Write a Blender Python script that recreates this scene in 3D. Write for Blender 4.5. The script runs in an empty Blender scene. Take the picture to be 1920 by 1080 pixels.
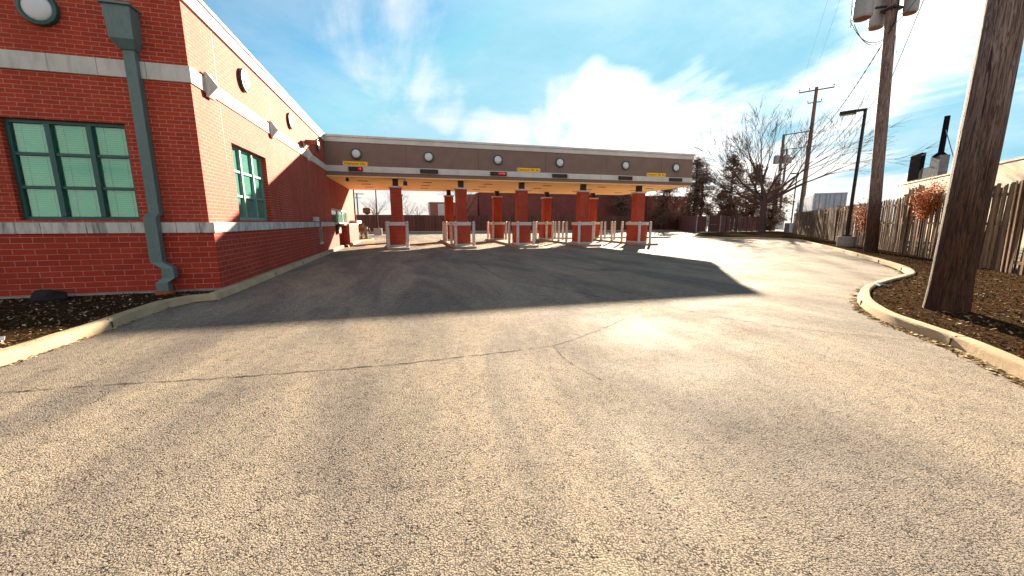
import bpy, bmesh, math, random
from mathutils import Vector, Matrix, noise as mnoise
R=math.radians
rnd=random.Random(11)
scene=bpy.context.scene
COL=scene.collection

# ---------------------------------------------------------------- camera
cam_d=bpy.data.cameras.new('camera'); cam=bpy.data.objects.new('camera',cam_d); COL.objects.link(cam)
scene.camera=cam
cam_d.sensor_fit='HORIZONTAL'; cam_d.sensor_width=36.0; cam_d.lens=36.0*715/1920
cam_d.clip_start=0.05; cam_d.clip_end=4000
cam.location=(0,0,1.5)
cam.rotation_euler=(R(90)-math.atan(124/715),0,R(-15.4))
scene.render.resolution_x=1024; scene.render.resolution_y=576

# ---------------------------------------------------------------- light
SUN=Vector((1.98,2.74,1.0)).normalized()
EL=math.asin(SUN.z); AZ=math.atan2(SUN.x,SUN.y)
sun_d=bpy.data.lights.new('sun','SUN'); sun_d.energy=4.6; sun_d.angle=R(0.6); sun_d.color=(1.0,0.83,0.62)
sun=bpy.data.objects.new('sun',sun_d); COL.objects.link(sun)
sun.rotation_euler=(-SUN).to_track_quat('-Z','Y').to_euler()
scene.view_settings.view_transform='Standard'; scene.view_settings.look='None'
scene.view_settings.exposure=2.78; scene.view_settings.gamma=1.0
SKY_STRENGTH=0.05
CLOUD=0.158

def nd(nt,t,**k):
    n=nt.nodes.new(t)
    for a,b in k.items(): setattr(n,a,b)
    return n
def mth(nt,op,a,b=None,c=None,clamp=False):
    n=nt.nodes.new('ShaderNodeMath'); n.operation=op; n.use_clamp=clamp
    for i,v in enumerate((a,b,c)):
        if v is None: continue
        if isinstance(v,(int,float)): n.inputs[i].default_value=v
        else: nt.links.new(v,n.inputs[i])
    return n.outputs[0]
def maprange(nt,v,a,b,c=0.0,d=1.0,smooth=True):
    n=nt.nodes.new('ShaderNodeMapRange'); n.interpolation_type='SMOOTHSTEP' if smooth else 'LINEAR'
    nt.links.new(v,n.inputs[0])
    for i,x in enumerate((a,b,c,d)): n.inputs[i+1].default_value=x
    return n.outputs[0]
def mixc(nt,f,a,b,blend='MIX'):
    n=nt.nodes.new('ShaderNodeMix'); n.data_type='RGBA'; n.blend_type=blend
    for sock,v in ((n.inputs[0],f),(n.inputs[6],a),(n.inputs[7],b)):
        if isinstance(v,(int,float)): sock.default_value=v
        elif isinstance(v,(tuple,list)): sock.default_value=(v[0],v[1],v[2],1)
        else: nt.links.new(v,sock)
    return n.outputs[2]
def noise_tex(nt,vec,scale,detail=4,rough=.55,dist=0.0):
    n=nd(nt,'ShaderNodeTexNoise'); n.inputs['Scale'].default_value=scale; n.inputs['Detail'].default_value=detail
    n.inputs['Roughness'].default_value=rough; n.inputs['Distortion'].default_value=dist
    if vec is not None: nt.links.new(vec,n.inputs['Vector'])
    return n.outputs['Fac']
def mapping(nt,vec,scale=(1,1,1),rot=(0,0,0),loc=(0,0,0)):
    n=nd(nt,'ShaderNodeMapping'); nt.links.new(vec,n.inputs['Vector'])
    n.inputs['Scale'].default_value=scale; n.inputs['Rotation'].default_value=rot; n.inputs['Location'].default_value=loc
    return n.outputs[0]

world=bpy.data.worlds.new('World'); scene.world=world; world.use_nodes=True
wt=world.node_tree; wt.nodes.clear()
wo=nd(wt,'ShaderNodeOutputWorld'); wb=nd(wt,'ShaderNodeBackground')
wt.links.new(wb.outputs[0],wo.inputs[0])
sky=nd(wt,'ShaderNodeTexSky'); sky.sky_type='NISHITA'; sky.sun_disc=False
sky.sun_elevation=EL; sky.sun_rotation=AZ; sky.altitude=200; sky.air_density=1.0; sky.dust_density=0.6; sky.ozone_density=2.2
tc=nd(wt,'ShaderNodeTexCoord'); gen=tc.outputs['Generated']
sep=nd(wt,'ShaderNodeSeparateXYZ'); wt.links.new(gen,sep.inputs[0])
zc=mth(wt,'ADD',mth(wt,'MAXIMUM',sep.outputs[2],0.0),0.16)
comb=nd(wt,'ShaderNodeCombineXYZ')
wt.links.new(mth(wt,'DIVIDE',sep.outputs[0],zc),comb.inputs[0]); wt.links.new(mth(wt,'DIVIDE',sep.outputs[1],zc),comb.inputs[1])
pl=comb.outputs[0]
streak=mapping(wt,pl,scale=(0.9,0.34,1),rot=(0,0,R(28)))
n1=noise_tex(wt,streak,1.7,10,.60,.7)
n2=noise_tex(wt,mapping(wt,pl,loc=(3.1,5.2,0)),0.95,11,.62,.35)
# sun-side brightening of thin cloud: cosine of the angle to the sun
dotn=nd(wt,'ShaderNodeVectorMath',operation='DOT_PRODUCT'); nrm=nd(wt,'ShaderNodeVectorMath',operation='NORMALIZE')
wt.links.new(gen,nrm.inputs[0]); wt.links.new(nrm.outputs[0],dotn.inputs[0]); dotn.inputs[1].default_value=SUN
cs=dotn.outputs['Value']
def lobe(az,el,w,amp):
    d=Vector((math.sin(R(az))*math.cos(R(el)),math.cos(R(az))*math.cos(R(el)),math.sin(R(el))))
    n=nd(wt,'ShaderNodeVectorMath',operation='DOT_PRODUCT'); wt.links.new(nrm.outputs[0],n.inputs[0]); n.inputs[1].default_value=d
    return maprange(wt,n.outputs['Value'],math.cos(R(w)),1.0,0.0,amp)
cov=mth(wt,'ADD',mth(wt,'ADD',mth(wt,'MULTIPLY',n1,.85),mth(wt,'MULTIPLY',n2,.70)),-.22)
lob=lobe(27,14,9,.22)
for a in ((38,11,13,.20),(29,17,6,.10),(17,11,6,.13),(-1,23,10,.17),(5,16,5,.12),(12,12,5,.12),(56,14,10,.06),(60,17,9,.11),(50,9,10,.10),
          (-10,14,7,-.14),(-16,26,9,-.10),(15,18.5,5.0,-.20),(21,25,6,-.12),(32,24,6,-.14),(46,21,7,-.10),(3,10,4,-.10),(62,9.5,5,-.07),(-22,20,8,-.05)):
    lob=mth(wt,'ADD',lob,lobe(*a))
cov=mth(wt,'ADD',cov,lob)
behind=maprange(wt,mth(wt,'MULTIPLY',cs,-1.0),.05,.75,0,.22)  # unseen cloud cover added behind the camera to fill the shaded walls
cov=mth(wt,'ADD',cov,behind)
low=maprange(wt,sep.outputs[2],0.0,0.17,.34,0.0)
cov=mth(wt,'ADD',cov,low)
cl=maprange(wt,cov,.52,.88,0,1)
glow=mth(wt,'POWER',mth(wt,'MAXIMUM',cs,0.0),18)
ccol=mixc(wt,maprange(wt,sep.outputs[2],0,.22,0,1),(1.0,.90,.80),(.95,.99,1.0))
ccol=mixc(wt,maprange(wt,mth(wt,'MULTIPLY',cs,-1.0),-.1,.5,0,1),ccol,(1.0,.90,.82))
cbright=mth(wt,'ADD',mth(wt,'MULTIPLY',glow,.10),CLOUD)
skt=mixc(wt,1.0,sky.outputs[0],(.30,.55,.55),'MULTIPLY')
sscale=nd(wt,'ShaderNodeVectorMath',operation='SCALE'); wt.links.new(skt,sscale.inputs[0]); sscale.inputs['Scale'].default_value=SKY_STRENGTH
cbright=mth(wt,'MULTIPLY',cbright,maprange(wt,mth(wt,'MULTIPLY',cs,-1.0),.0,.6,1.0,1.45))  # the added cloud away from the sun is brightened further as fill
cbright=mth(wt,'MULTIPLY',cbright,mth(wt,'ADD',1.0,lobe(108,35,62,.75)))  # unseen bright cloud added to the east, lifts the shaded side wall
cscale=nd(wt,'ShaderNodeVectorMath',operation='SCALE'); wt.links.new(ccol,cscale.inputs[0]); wt.links.new(cbright,cscale.inputs['Scale'])
cap=nd(wt,'ShaderNodeVectorMath',operation='MINIMUM'); wt.links.new(sscale.outputs[0],cap.inputs[0]); cap.inputs[1].default_value=(.052,.110,.136)
veil=mth(wt,'MAXIMUM',cl,maprange(wt,n2,.34,.72,.0,.30))
fin=mixc(wt,veil,cap.outputs[0],cscale.outputs[0])
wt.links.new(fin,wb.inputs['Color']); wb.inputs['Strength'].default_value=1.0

# ---------------------------------------------------------------- materials
def base_mat(name):
    m=bpy.data.materials.new(name); m.use_nodes=True; nt=m.node_tree
    b=nt.nodes['Principled BSDF']; b.inputs['Specular IOR Level'].default_value=.3
    g=nd(nt,'ShaderNodeNewGeometry')
    return m,nt,b,g.outputs['Position'],g
def bump(nt,b,h,dist=.01,strength=1.0):
    n=nd(nt,'ShaderNodeBump'); n.inputs['Distance'].default_value=dist; n.inputs['Strength'].default_value=strength
    nt.links.new(h,n.inputs['Height']); nt.links.new(n.outputs[0],b.inputs['Normal'])
def simple(name,c1,c2=None,scale=6,rough=.7,bumpd=.002,metal=0.0,spec=.3,fine=40,stretch=(1,1,1),obj=False):
    m,nt,b,P,g=base_mat(name)
    if obj:
        t=nd(nt,'ShaderNodeTexCoord'); P=t.outputs['Object']
    c2=c2 or tuple(x*.75 for x in c1)
    v=mapping(nt,P,scale=stretch)
    f=maprange(nt,noise_tex(nt,v,scale,6,.6,.2),.3,.7)
    col=mixc(nt,f,c1,c2)
    f2=noise_tex(nt,v,fine,3,.6)
    col=mixc(nt,maprange(nt,f2,.35,.75,0,.45),col,tuple(x*.6 for x in c2))
    nt.links.new(col,b.inputs['Base Color']); b.inputs['Roughness'].default_value=rough
    b.inputs['Metallic'].default_value=metal; b.inputs['Specular IOR Level'].default_value=spec
    if bumpd: bump(nt,b,f2,bumpd)
    return m
def brick(name,bw,rh,c1,c2,mortar,ms=.009,z0=0.0):
    m,nt,b,P,g=base_mat(name)
    s=nd(nt,'ShaderNodeSeparateXYZ'); nt.links.new(P,s.inputs[0])
    n=nd(nt,'ShaderNodeSeparateXYZ'); nt.links.new(g.outputs['True Normal'],n.inputs[0])
    ax=mth(nt,'GREATER_THAN',mth(nt,'ABSOLUTE',n.outputs[0]),.5)
    u=mth(nt,'ADD',mth(nt,'MULTIPLY',s.outputs[1],ax),mth(nt,'MULTIPLY',s.outputs[0],mth(nt,'SUBTRACT',1.0,ax)))
    cb=nd(nt,'ShaderNodeCombineXYZ'); nt.links.new(mth(nt,'ADD',u,60.0),cb.inputs[0]); nt.links.new(mth(nt,'ADD',s.outputs[2],rh*40-z0),cb.inputs[1])
    bt=nd(nt,'ShaderNodeTexBrick'); nt.links.new(cb.outputs[0],bt.inputs['Vector'])
    bt.inputs['Scale'].default_value=1.0; bt.inputs['Mortar Size'].default_value=ms*.5; bt.inputs['Mortar Smooth'].default_value=.15
    bt.inputs['Brick Width'].default_value=bw; bt.inputs['Row Height'].default_value=rh
    bt.inputs['Bias'].default_value=0.0; bt.offset=.5
    bt.inputs['Color1'].default_value=(*c1,1); bt.inputs['Color2'].default_value=(*c2,1); bt.inputs['Mortar'].default_value=(*mortar,1)
    big=maprange(nt,noise_tex(nt,mapping(nt,P,scale=(1,1,.45)),1.3,8,.68,.4),.38,.68,0,.55)
    col=mixc(nt,big,bt.outputs['Color'],tuple(x*.62 for x in c1))
    fn=noise_tex(nt,P,70,3,.7)
    col=mixc(nt,maprange(nt,fn,.45,.8,0,.35),col,tuple(x*.5 for x in c1))
    # efflorescence / wear
    ef=maprange(nt,noise_tex(nt,mapping(nt,P,scale=(1,1,.5),loc=(9,3,1)),.9,8,.7),.60,.85,0,.22)
    col=mixc(nt,ef,col,mortar)
    nt.links.new(col,b.inputs['Base Color']); b.inputs['Roughness'].default_value=.82
    h=mth(nt,'ADD',mth(nt,'MULTIPLY',mth(nt,'SUBTRACT',1.0,bt.outputs['Fac']),1.0),mth(nt,'MULTIPLY',fn,.25))
    bump(nt,b,h,.006)
    return m
BR1=(.40,.040,.014); BR2=(.30,.030,.012); MO=(.46,.23,.17)
M={}
M['brick_up']=brick('brick_upper',.245,.0752,BR1,BR2,MO,.012,1.5)
M['brick_lo']=brick('brick_lower',.325,.1085,(.37,.034,.014),(.28,.023,.010),(.44,.20,.16),.013,.13)
M['brick_col']=brick('brick_column',.215,.0752,(.40,.052,.022),(.31,.035,.016),(.46,.17,.12),.009,1.5)
M['brick_far']=brick('brick_far',.6,.12,(.21,.055,.045),(.15,.038,.034),(.20,.09,.08),.012)
M['brick_far2']=brick('brick_far_light',.6,.12,(.32,.11,.08),(.26,.09,.06),(.34,.20,.16),.012)
M['stucco']=simple('stucco',(.215,.150,.125),(.185,.128,.108),1.5,.9,.002,fine=160)
M['soffit']=simple('soffit',(.92,.60,.27),(.86,.54,.23),.8,.85,.0015,fine=120)
M['cornice']=simple('cornice',(.60,.59,.56),(.50,.49,.47),1.4,.7,.001,fine=60)
M['steel_dark']=simple('dark_steel',(.035,.018,.018),None,8,.5,.001)
M['green']=simple('green_paint',(.012,.085,.075),(.010,.065,.06),4,.42,.0006,spec=.45)
M['green_pale']=simple('green_gray_paint',(.115,.185,.18),(.09,.145,.145),2.2,.5,.0008,spec=.4,stretch=(1,1,.3))
M['matte_black']=simple('matte_black',(.012,.011,.014),None,8,1.0,0,spec=0)
M['dull_metal']=simple('dull_metal',(.20,.21,.22),(.13,.14,.15),4,1.0,.0008,spec=0)
M['black']=simple('black_paint',(.008,.008,.009),None,8,.45,.0005)
M['white']=simple('white_lens',(.80,.82,.86),(.72,.73,.77),8,.35,.0)
def lens_mat():
    m,nt,b,P,g=base_mat('translucent_lens'); b.inputs['Base Color'].default_value=(.84,.86,.90,1); b.inputs['Roughness'].default_value=.35
    tr=nd(nt,'ShaderNodeBsdfTranslucent'); tr.inputs[0].default_value=(.85,.87,.9,1); mx=nd(nt,'ShaderNodeMixShader'); mx.inputs[0].default_value=.4
    o=nt.nodes['Material Output']; nt.links.new(b.outputs[0],mx.inputs[1]); nt.links.new(tr.outputs[0],mx.inputs[2]); nt.links.new(mx.outputs[0],o.inputs[0]); return m
M['lens']=lens_mat()
M['white_paint']=simple('white_paint',(.62,.58,.56),(.45,.41,.38),7,.5,.0008,fine=50)
M['red_tape']=simple('red_tape',(.38,.06,.05),None,9,.5,.0)
M['yellow']=simple('yellow_sign',(.95,.55,.02),(.92,.50,.018),6,.5,0)
M['yellow_paint']=simple('yellow_paint',(.62,.36,.06),(.35,.23,.10),9,.8,.001)
M['ink']=simple('ink',(.02,.018,.012),None,9,.6,0)
M['metal']=simple('galvanised',(.30,.31,.33),(.22,.22,.24),5,.45,.0008,metal=.5)
M['tank']=simple('tank_paint',(.30,.31,.33),(.24,.25,.27),3,.5,.0008,stretch=(1,1,.3))
M['rust']=simple('rusty_brown',(.24,.095,.045),(.16,.06,.03),6,.7,.001)
M['terracotta']=simple('terracotta',(.42,.11,.035),(.33,.08,.03),12,.8,.002)
M['cream']=simple('cream_wall',(.62,.50,.34),(.56,.44,.30),1.0,.85,.003,fine=6,stretch=(1,1,.6))
M['roofing']=simple('roofing',(.20,.19,.18),None,1.0,.9,.003)
M['container']=simple('container_paint',(.40,.46,.56),(.33,.39,.48),1.5,.6,.001)
M['orange_leaf']=simple('orange_leaf',(.70,.20,.012),(.42,.095,.008),9,.7,0)
M['bark_far']=simple('bark_far',(.10,.058,.05),(.07,.04,.036),5,.9,.004)
M['needles']=simple('needles',(.21,.10,.065),(.11,.08,.045),3,.8,0)
M['leaf_green']=simple('shrub_leaf',(.10,.12,.03),(.16,.10,.02),7,.7,0)
M['dirt']=simple('dirt_ground',(.12,.095,.07),(.09,.08,.045),.6,.95,.01,fine=8)
M['rock']=simple('dark_rock',(.018,.015,.018),None,8,.9,.01)
M['blue_scrap']=simple('pale_scrap',(.55,.68,.72),None,30,.6,0)
M['twig']=simple('dry_twig',(.16,.10,.06),(.10,.06,.04),20,.9,0)

def emis(name,c,s):
    m,nt,b,P,g=base_mat(name); b.inputs['Base Color'].default_value=(*c,1)
    b.inputs['Emission Color'].default_value=(*c,1); b.inputs['Emission Strength'].default_value=s; return m
M['led']=emis('red_led',(1.0,.02,.03),.35)

def stone(name,dirty=.5,joint=None):
    m,nt,b,P,g=base_mat(name)
    v=mapping(nt,P,scale=(1,1,.22))
    f=maprange(nt,noise_tex(nt,v,7,7,.65,.3),.40,.72,0,dirty)
    f2=maprange(nt,noise_tex(nt,P,1.1,5,.6),.3,.7)
    col=mixc(nt,f2,(.56,.545,.51),(.47,.465,.44))
    col=mixc(nt,f,col,(.10,.105,.11))
    fn=noise_tex(nt,P,90,3,.7)
    col=mixc(nt,maprange(nt,fn,.5,.8,0,.35),col,(.2,.19,.17))
    nt.links.new(col,b.inputs['Base Color']); b.inputs['Roughness'].default_value=.85
    bump(nt,b,fn,.003); return m
M['stone']=stone('limestone_sill',.85); M['stone_clean']=stone('limestone_band',.28)

def concrete(name,c1,c2,dark,jointlen=0):
    m,nt,b,P,g=base_mat(name)
    f=maprange(nt,noise_tex(nt,P,1.6,7,.65,.4),.32,.68)
    col=mixc(nt,f,c1,c2)
    d=maprange(nt,noise_tex(nt,mapping(nt,P,loc=(4,2,8)),6.5,8,.72,.2),.52,.78,0,.75)
    col=mixc(nt,d,col,dark)
    fn=noise_tex(nt,P,110,4,.75)
    col=mixc(nt,maprange(nt,fn,.5,.75,0,.5),col,tuple(x*.55 for x in c2))
    nt.links.new(col,b.inputs['Base Color']); b.inputs['Roughness'].default_value=.95; b.inputs['Specular IOR Level'].default_value=.1
    h=mth(nt,'ADD',fn,mth(nt,'MULTIPLY',noise_tex(nt,P,14,4,.7),1.6)); bump(nt,b,h,.008); return m
M['kerb']=concrete('kerb_concrete',(.44,.335,.215),(.34,.26,.165),(.14,.11,.08))
M['kerb_grey']=concrete('island_concrete',(.36,.32,.25),(.28,.25,.20),(.13,.07,.05))
M['conc']=concrete('foundation_concrete',(.34,.31,.28),(.26,.24,.22),(.12,.11,.10))

def wood_pole(name,c1,c2,c3,seed=0):
    m,nt,b,P,g=base_mat(name)
    v=mapping(nt,P,scale=(1,1,.06),loc=(seed,0,0))
    gr=noise_tex(nt,v,42,7,.7,1.2)
    f=maprange(nt,noise_tex(nt,mapping(nt,P,scale=(1,1,.35)),3.2,6,.6,.3),.35,.68)
    col=mixc(nt,f,c1,c2)
    col=mixc(nt,maprange(nt,gr,.44,.58,0,.9),col,c3)
    kn=nd(nt,'ShaderNodeTexVoronoi'); kn.inputs['Scale'].default_value=2.6; nt.links.new(mapping(nt,P,scale=(1,1,.55)),kn.inputs['Vector']); col=mixc(nt,maprange(nt,kn.outputs['Distance'],.09,.03),col,(.02,.012,.01))
    chk=maprange(nt,noise_tex(nt,mapping(nt,P,scale=(1,1,.05),loc=(2+seed,1,0)),19,4,.6,.7),.60,.66,0,.9)
    col=mixc(nt,chk,col,tuple(x*.35 for x in c3))
    # creosote at the butt, made taller and blacker to paint in backlit shade
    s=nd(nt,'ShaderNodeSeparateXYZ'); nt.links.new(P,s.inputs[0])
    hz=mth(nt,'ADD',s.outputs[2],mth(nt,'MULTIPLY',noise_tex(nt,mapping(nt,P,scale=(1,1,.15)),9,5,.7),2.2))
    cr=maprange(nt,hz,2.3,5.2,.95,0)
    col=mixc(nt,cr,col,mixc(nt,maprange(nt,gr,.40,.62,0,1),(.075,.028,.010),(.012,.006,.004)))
    nt.links.new(col,b.inputs['Base Color']); b.inputs['Roughness'].default_value=.85
    h=mth(nt,'SUBTRACT',gr,mth(nt,'MULTIPLY',chk,1.3)); bump(nt,b,h,.02); return m
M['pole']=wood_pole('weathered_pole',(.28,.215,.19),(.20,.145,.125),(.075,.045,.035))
M['pole_far']=simple('far_pole_wood',(.17,.12,.10),(.12,.085,.075),3,.85,.003,stretch=(1,1,.2))

def board_mat():
    m,nt,b,P,g=base_mat('fence_boards')
    at=nd(nt,'ShaderNodeAttribute'); at.attribute_name='tone'; 
    v=mapping(nt,P,scale=(1,1,.05))
    gr=noise_tex(nt,v,60,6,.7,.8)
    col=mixc(nt,at.outputs['Fac'],(.32,.20,.115),(.055,.034,.025))  # tone ends also paint in sunlit boards against dark gaps
    f=maprange(nt,noise_tex(nt,mapping(nt,P,scale=(1,1,.25)),2.5,6,.6),.4,.7,0,.5)
    col=mixc(nt,f,col,(.17,.13,.115))
    col=mixc(nt,maprange(nt,gr,.48,.62,0,.65),col,(.07,.045,.035))
    nt.links.new(col,b.inputs['Base Color']); b.inputs['Roughness'].default_value=.95; b.inputs['Specular IOR Level'].default_value=.05
    bump(nt,b,gr,.006); return m
M['board']=board_mat()
def board_red():
    m,nt,b,P,g=base_mat('red_brown_boards')
    at=nd(nt,'ShaderNodeAttribute'); at.attribute_name='tone'
    gr=noise_tex(nt,mapping(nt,P,scale=(1,1,.08)),30,5,.7,.6)
    col=mixc(nt,at.outputs['Fac'],(.17,.075,.055),(.10,.042,.034))
    col=mixc(nt,maprange(nt,gr,.48,.62,0,.5),col,(.04,.02,.018))
    nt.links.new(col,b.inputs['Base Color']); b.inputs['Roughness'].default_value=.88; bump(nt,b,gr,.004); return m
M['board_red']=board_red()

def asphalt():
    m,nt,b,P,g=base_mat('asphalt')
    big=maprange(nt,noise_tex(nt,P,.22,8,.62,.4),.32,.68)
    mid=maprange(nt,noise_tex(nt,mapping(nt,P,scale=(1,.30,1),rot=(0,0,R(14))),1.0,9,.70,.9),.38,.62)
    col=mixc(nt,big,(.225,.192,.148),(.165,.147,.122))
    col=mixc(nt,mth(nt,'MULTIPLY',mid,.75),col,(.330,.285,.222))
    # dark oil-worn patches and pale washed patches
    oil=maprange(nt,noise_tex(nt,mapping(nt,P,loc=(17,4,0)),.55,9,.72,1.0),.50,.68,0,.6)
    col=mixc(nt,oil,col,(.088,.079,.075))
    tr=maprange(nt,noise_tex(nt,mapping(nt,P,scale=(1,.10,1),rot=(0,0,R(-20)),loc=(3,8,0)),1.6,6,.6,.4),.55,.70,0,.35)
    col=mixc(nt,tr,col,(.115,.105,.100))
    vor=nd(nt,'ShaderNodeTexVoronoi'); vor.feature='F1'; vor.inputs['Scale'].default_value=108; vor.inputs['Randomness'].default_value=1
    nt.links.new(P,vor.inputs['Vector'])
    sepc=nd(nt,'ShaderNodeSeparateColor'); nt.links.new(vor.outputs['Color'],sepc.inputs[0])
    stonec=mixc(nt,sepc.outputs[0],(.075,.066,.056),(.54,.45,.34))
    tint=mixc(nt,sepc.outputs[1],(.24,.20,.155),(.20,.195,.20))
    stonec=mixc(nt,.5,stonec,tint)
    col=mixc(nt,.62,col,stonec)
    edge=maprange(nt,vor.outputs['Distance'],.42,.72)
    clump=maprange(nt,noise_tex(nt,P,9,6,.75,.5),.38,.66,.35,1.0)
    col=mixc(nt,mth(nt,'MULTIPLY',mth(nt,'MULTIPLY',edge,.92),clump),col,(.026,.024,.026))
    g2=noise_tex(nt,P,120,2,.5); col=mixc(nt,maprange(nt,g2,.55,.66,0,.6),col,(.040,.037,.038))
    wv=maprange(nt,noise_tex(nt,mapping(nt,P,scale=(1,.22,1),rot=(0,0,R(10)),loc=(7,1,0)),.75,9,.66,1.1),.34,.66,0,1)
    wear=mixc(nt,wv,(.80,.80,.84),(1.30,1.25,1.16)); col=mixc(nt,1.0,col,wear,'MULTIPLY')
    # sparse pits
    v2=nd(nt,'ShaderNodeTexVoronoi'); v2.inputs['Scale'].default_value=25; nt.links.new(mapping(nt,P,scale=(1,1.3,1)),v2.inputs['Vector'])
    sc2=nd(nt,'ShaderNodeSeparateColor'); nt.links.new(v2.outputs['Color'],sc2.inputs[0])
    pit=mth(nt,'MULTIPLY',maprange(nt,v2.outputs['Distance'],.30,.12),mth(nt,'GREATER_THAN',mth(nt,'ADD',sc2.outputs[2],mth(nt,'MULTIPLY',mid,.15)),.86))
    pitn=mth(nt,'MULTIPLY',pit,maprange(nt,noise_tex(nt,P,60,3,.6),.40,.55))
    col=mixc(nt,pitn,col,(.018,.016,.018))
    nt.links.new(col,b.inputs['Base Color'])
    rg=maprange(nt,noise_tex(nt,P,.8,7,.65),.3,.7,.72,.92); nt.links.new(rg,b.inputs['Roughness'])
    b.inputs['Specular IOR Level'].default_value=.045
    h=mth(nt,'SUBTRACT',mth(nt,'MULTIPLY',edge,-1.0),mth(nt,'MULTIPLY',pitn,1.4))
    h=mth(nt,'ADD',h,mth(nt,'MULTIPLY',noise_tex(nt,P,210,3,.7),.8))
    bump(nt,b,h,.0045,.9); return m
M['asphalt']=asphalt()
M['joint']=simple('joint_grime',(.10,.085,.07),None,20,1.0,0,spec=0)
M['crack']=simple('crack_fill',(.016,.013,.012),None,20,.9,0)
def mulch_mat():
    m,nt,b,P,g=base_mat('mulch')
    n=noise_tex(nt,P,34,8,.8,1.0); f=maprange(nt,noise_tex(nt,P,2.2,6,.65),.38,.66)
    col=mixc(nt,maprange(nt,n,.35,.7),(.014,.009,.006),(.11,.062,.034))
    col=mixc(nt,mth(nt,'MULTIPLY',f,.35),col,(.05,.042,.018))
    nt.links.new(col,b.inputs['Base Color']); b.inputs['Roughness'].default_value=1; b.inputs['Specular IOR Level'].default_value=0; bump(nt,b,n,.05); return m
M['mulch']=mulch_mat()
def chip_mat(name,cs):
    m,nt,b,P,g=base_mat(name)
    at=nd(nt,'ShaderNodeAttribute'); at.attribute_name='tone'
    cr=nd(nt,'ShaderNodeValToRGB'); nt.links.new(at.outputs['Fac'],cr.inputs[0])
    el=cr.color_ramp.elements; el[0].color=(*cs[0],1); el[1].color=(*cs[-1],1); el[1].position=1
    for i,c in enumerate(cs[1:-1]): e=el.new((i+1)/(len(cs)-1)); e.color=(*c,1)
    nt.links.new(cr.outputs[0],b.inputs['Base Color']); b.inputs['Roughness'].default_value=1; b.inputs['Specular IOR Level'].default_value=.0; return m
M['chips']=chip_mat('chips',[(.018,.011,.008),(.060,.032,.018),(.13,.070,.036),(.22,.13,.07),(.46,.37,.25)])
M['litter']=chip_mat('litter',[(.10,.06,.03),(.26,.17,.08),(.42,.31,.17),(.55,.45,.30)])

def glass(name,tint,gl=.9,refl=.12,film=None):
    m=bpy.data.materials.new(name); m.use_nodes=True; nt=m.node_tree; nt.nodes.clear()
    o=nd(nt,'ShaderNodeOutputMaterial'); t=nd(nt,'ShaderNodeBsdfTransparent'); t.inputs[0].default_value=(*tint,1)
    gs=nd(nt,'ShaderNodeBsdfGlossy'); gs.inputs[0].default_value=(gl,gl,gl,1); gs.inputs['Roughness'].default_value=.03
    fr=nd(nt,'ShaderNodeFresnel'); fr.inputs[0].default_value=1.5
    mx=nd(nt,'ShaderNodeMixShader'); nt.links.new(mth(nt,'ADD',fr.outputs[0],refl-.04),mx.inputs[0])
    nt.links.new(gs.outputs[0],mx.inputs[2]); nt.links.new(mx.outputs[0],o.inputs[0])
    if film:
        df=nd(nt,'ShaderNodeBsdfDiffuse'); df.inputs[0].default_value=(*film,1); m2=nd(nt,'ShaderNodeMixShader'); m2.inputs[0].default_value=.35; nt.links.new(t.outputs[0],m2.inputs[1]); nt.links.new(df.outputs[0],m2.inputs[2]); nt.links.new(m2.outputs[0],mx.inputs[1])
    else: nt.links.new(t.outputs[0],mx.inputs[1])
    return m
M['glass']=glass('green_glass',(.55,.97,.84),.9,.07)
M['glass2']=glass('clear_green_glass',(.50,.90,.76),.9,.06,(.20,.56,.47))
M['blind']=simple('blind_slats',(.66,.72,.66),(.60,.68,.62),6,.6,0)
M['dark_in']=simple('interior_wall',(.10,.15,.13),None,3,.9,0)
M['curtain']=simple('curtain',(.82,.93,.86),(.55,.72,.65),3,.9,0)

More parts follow.
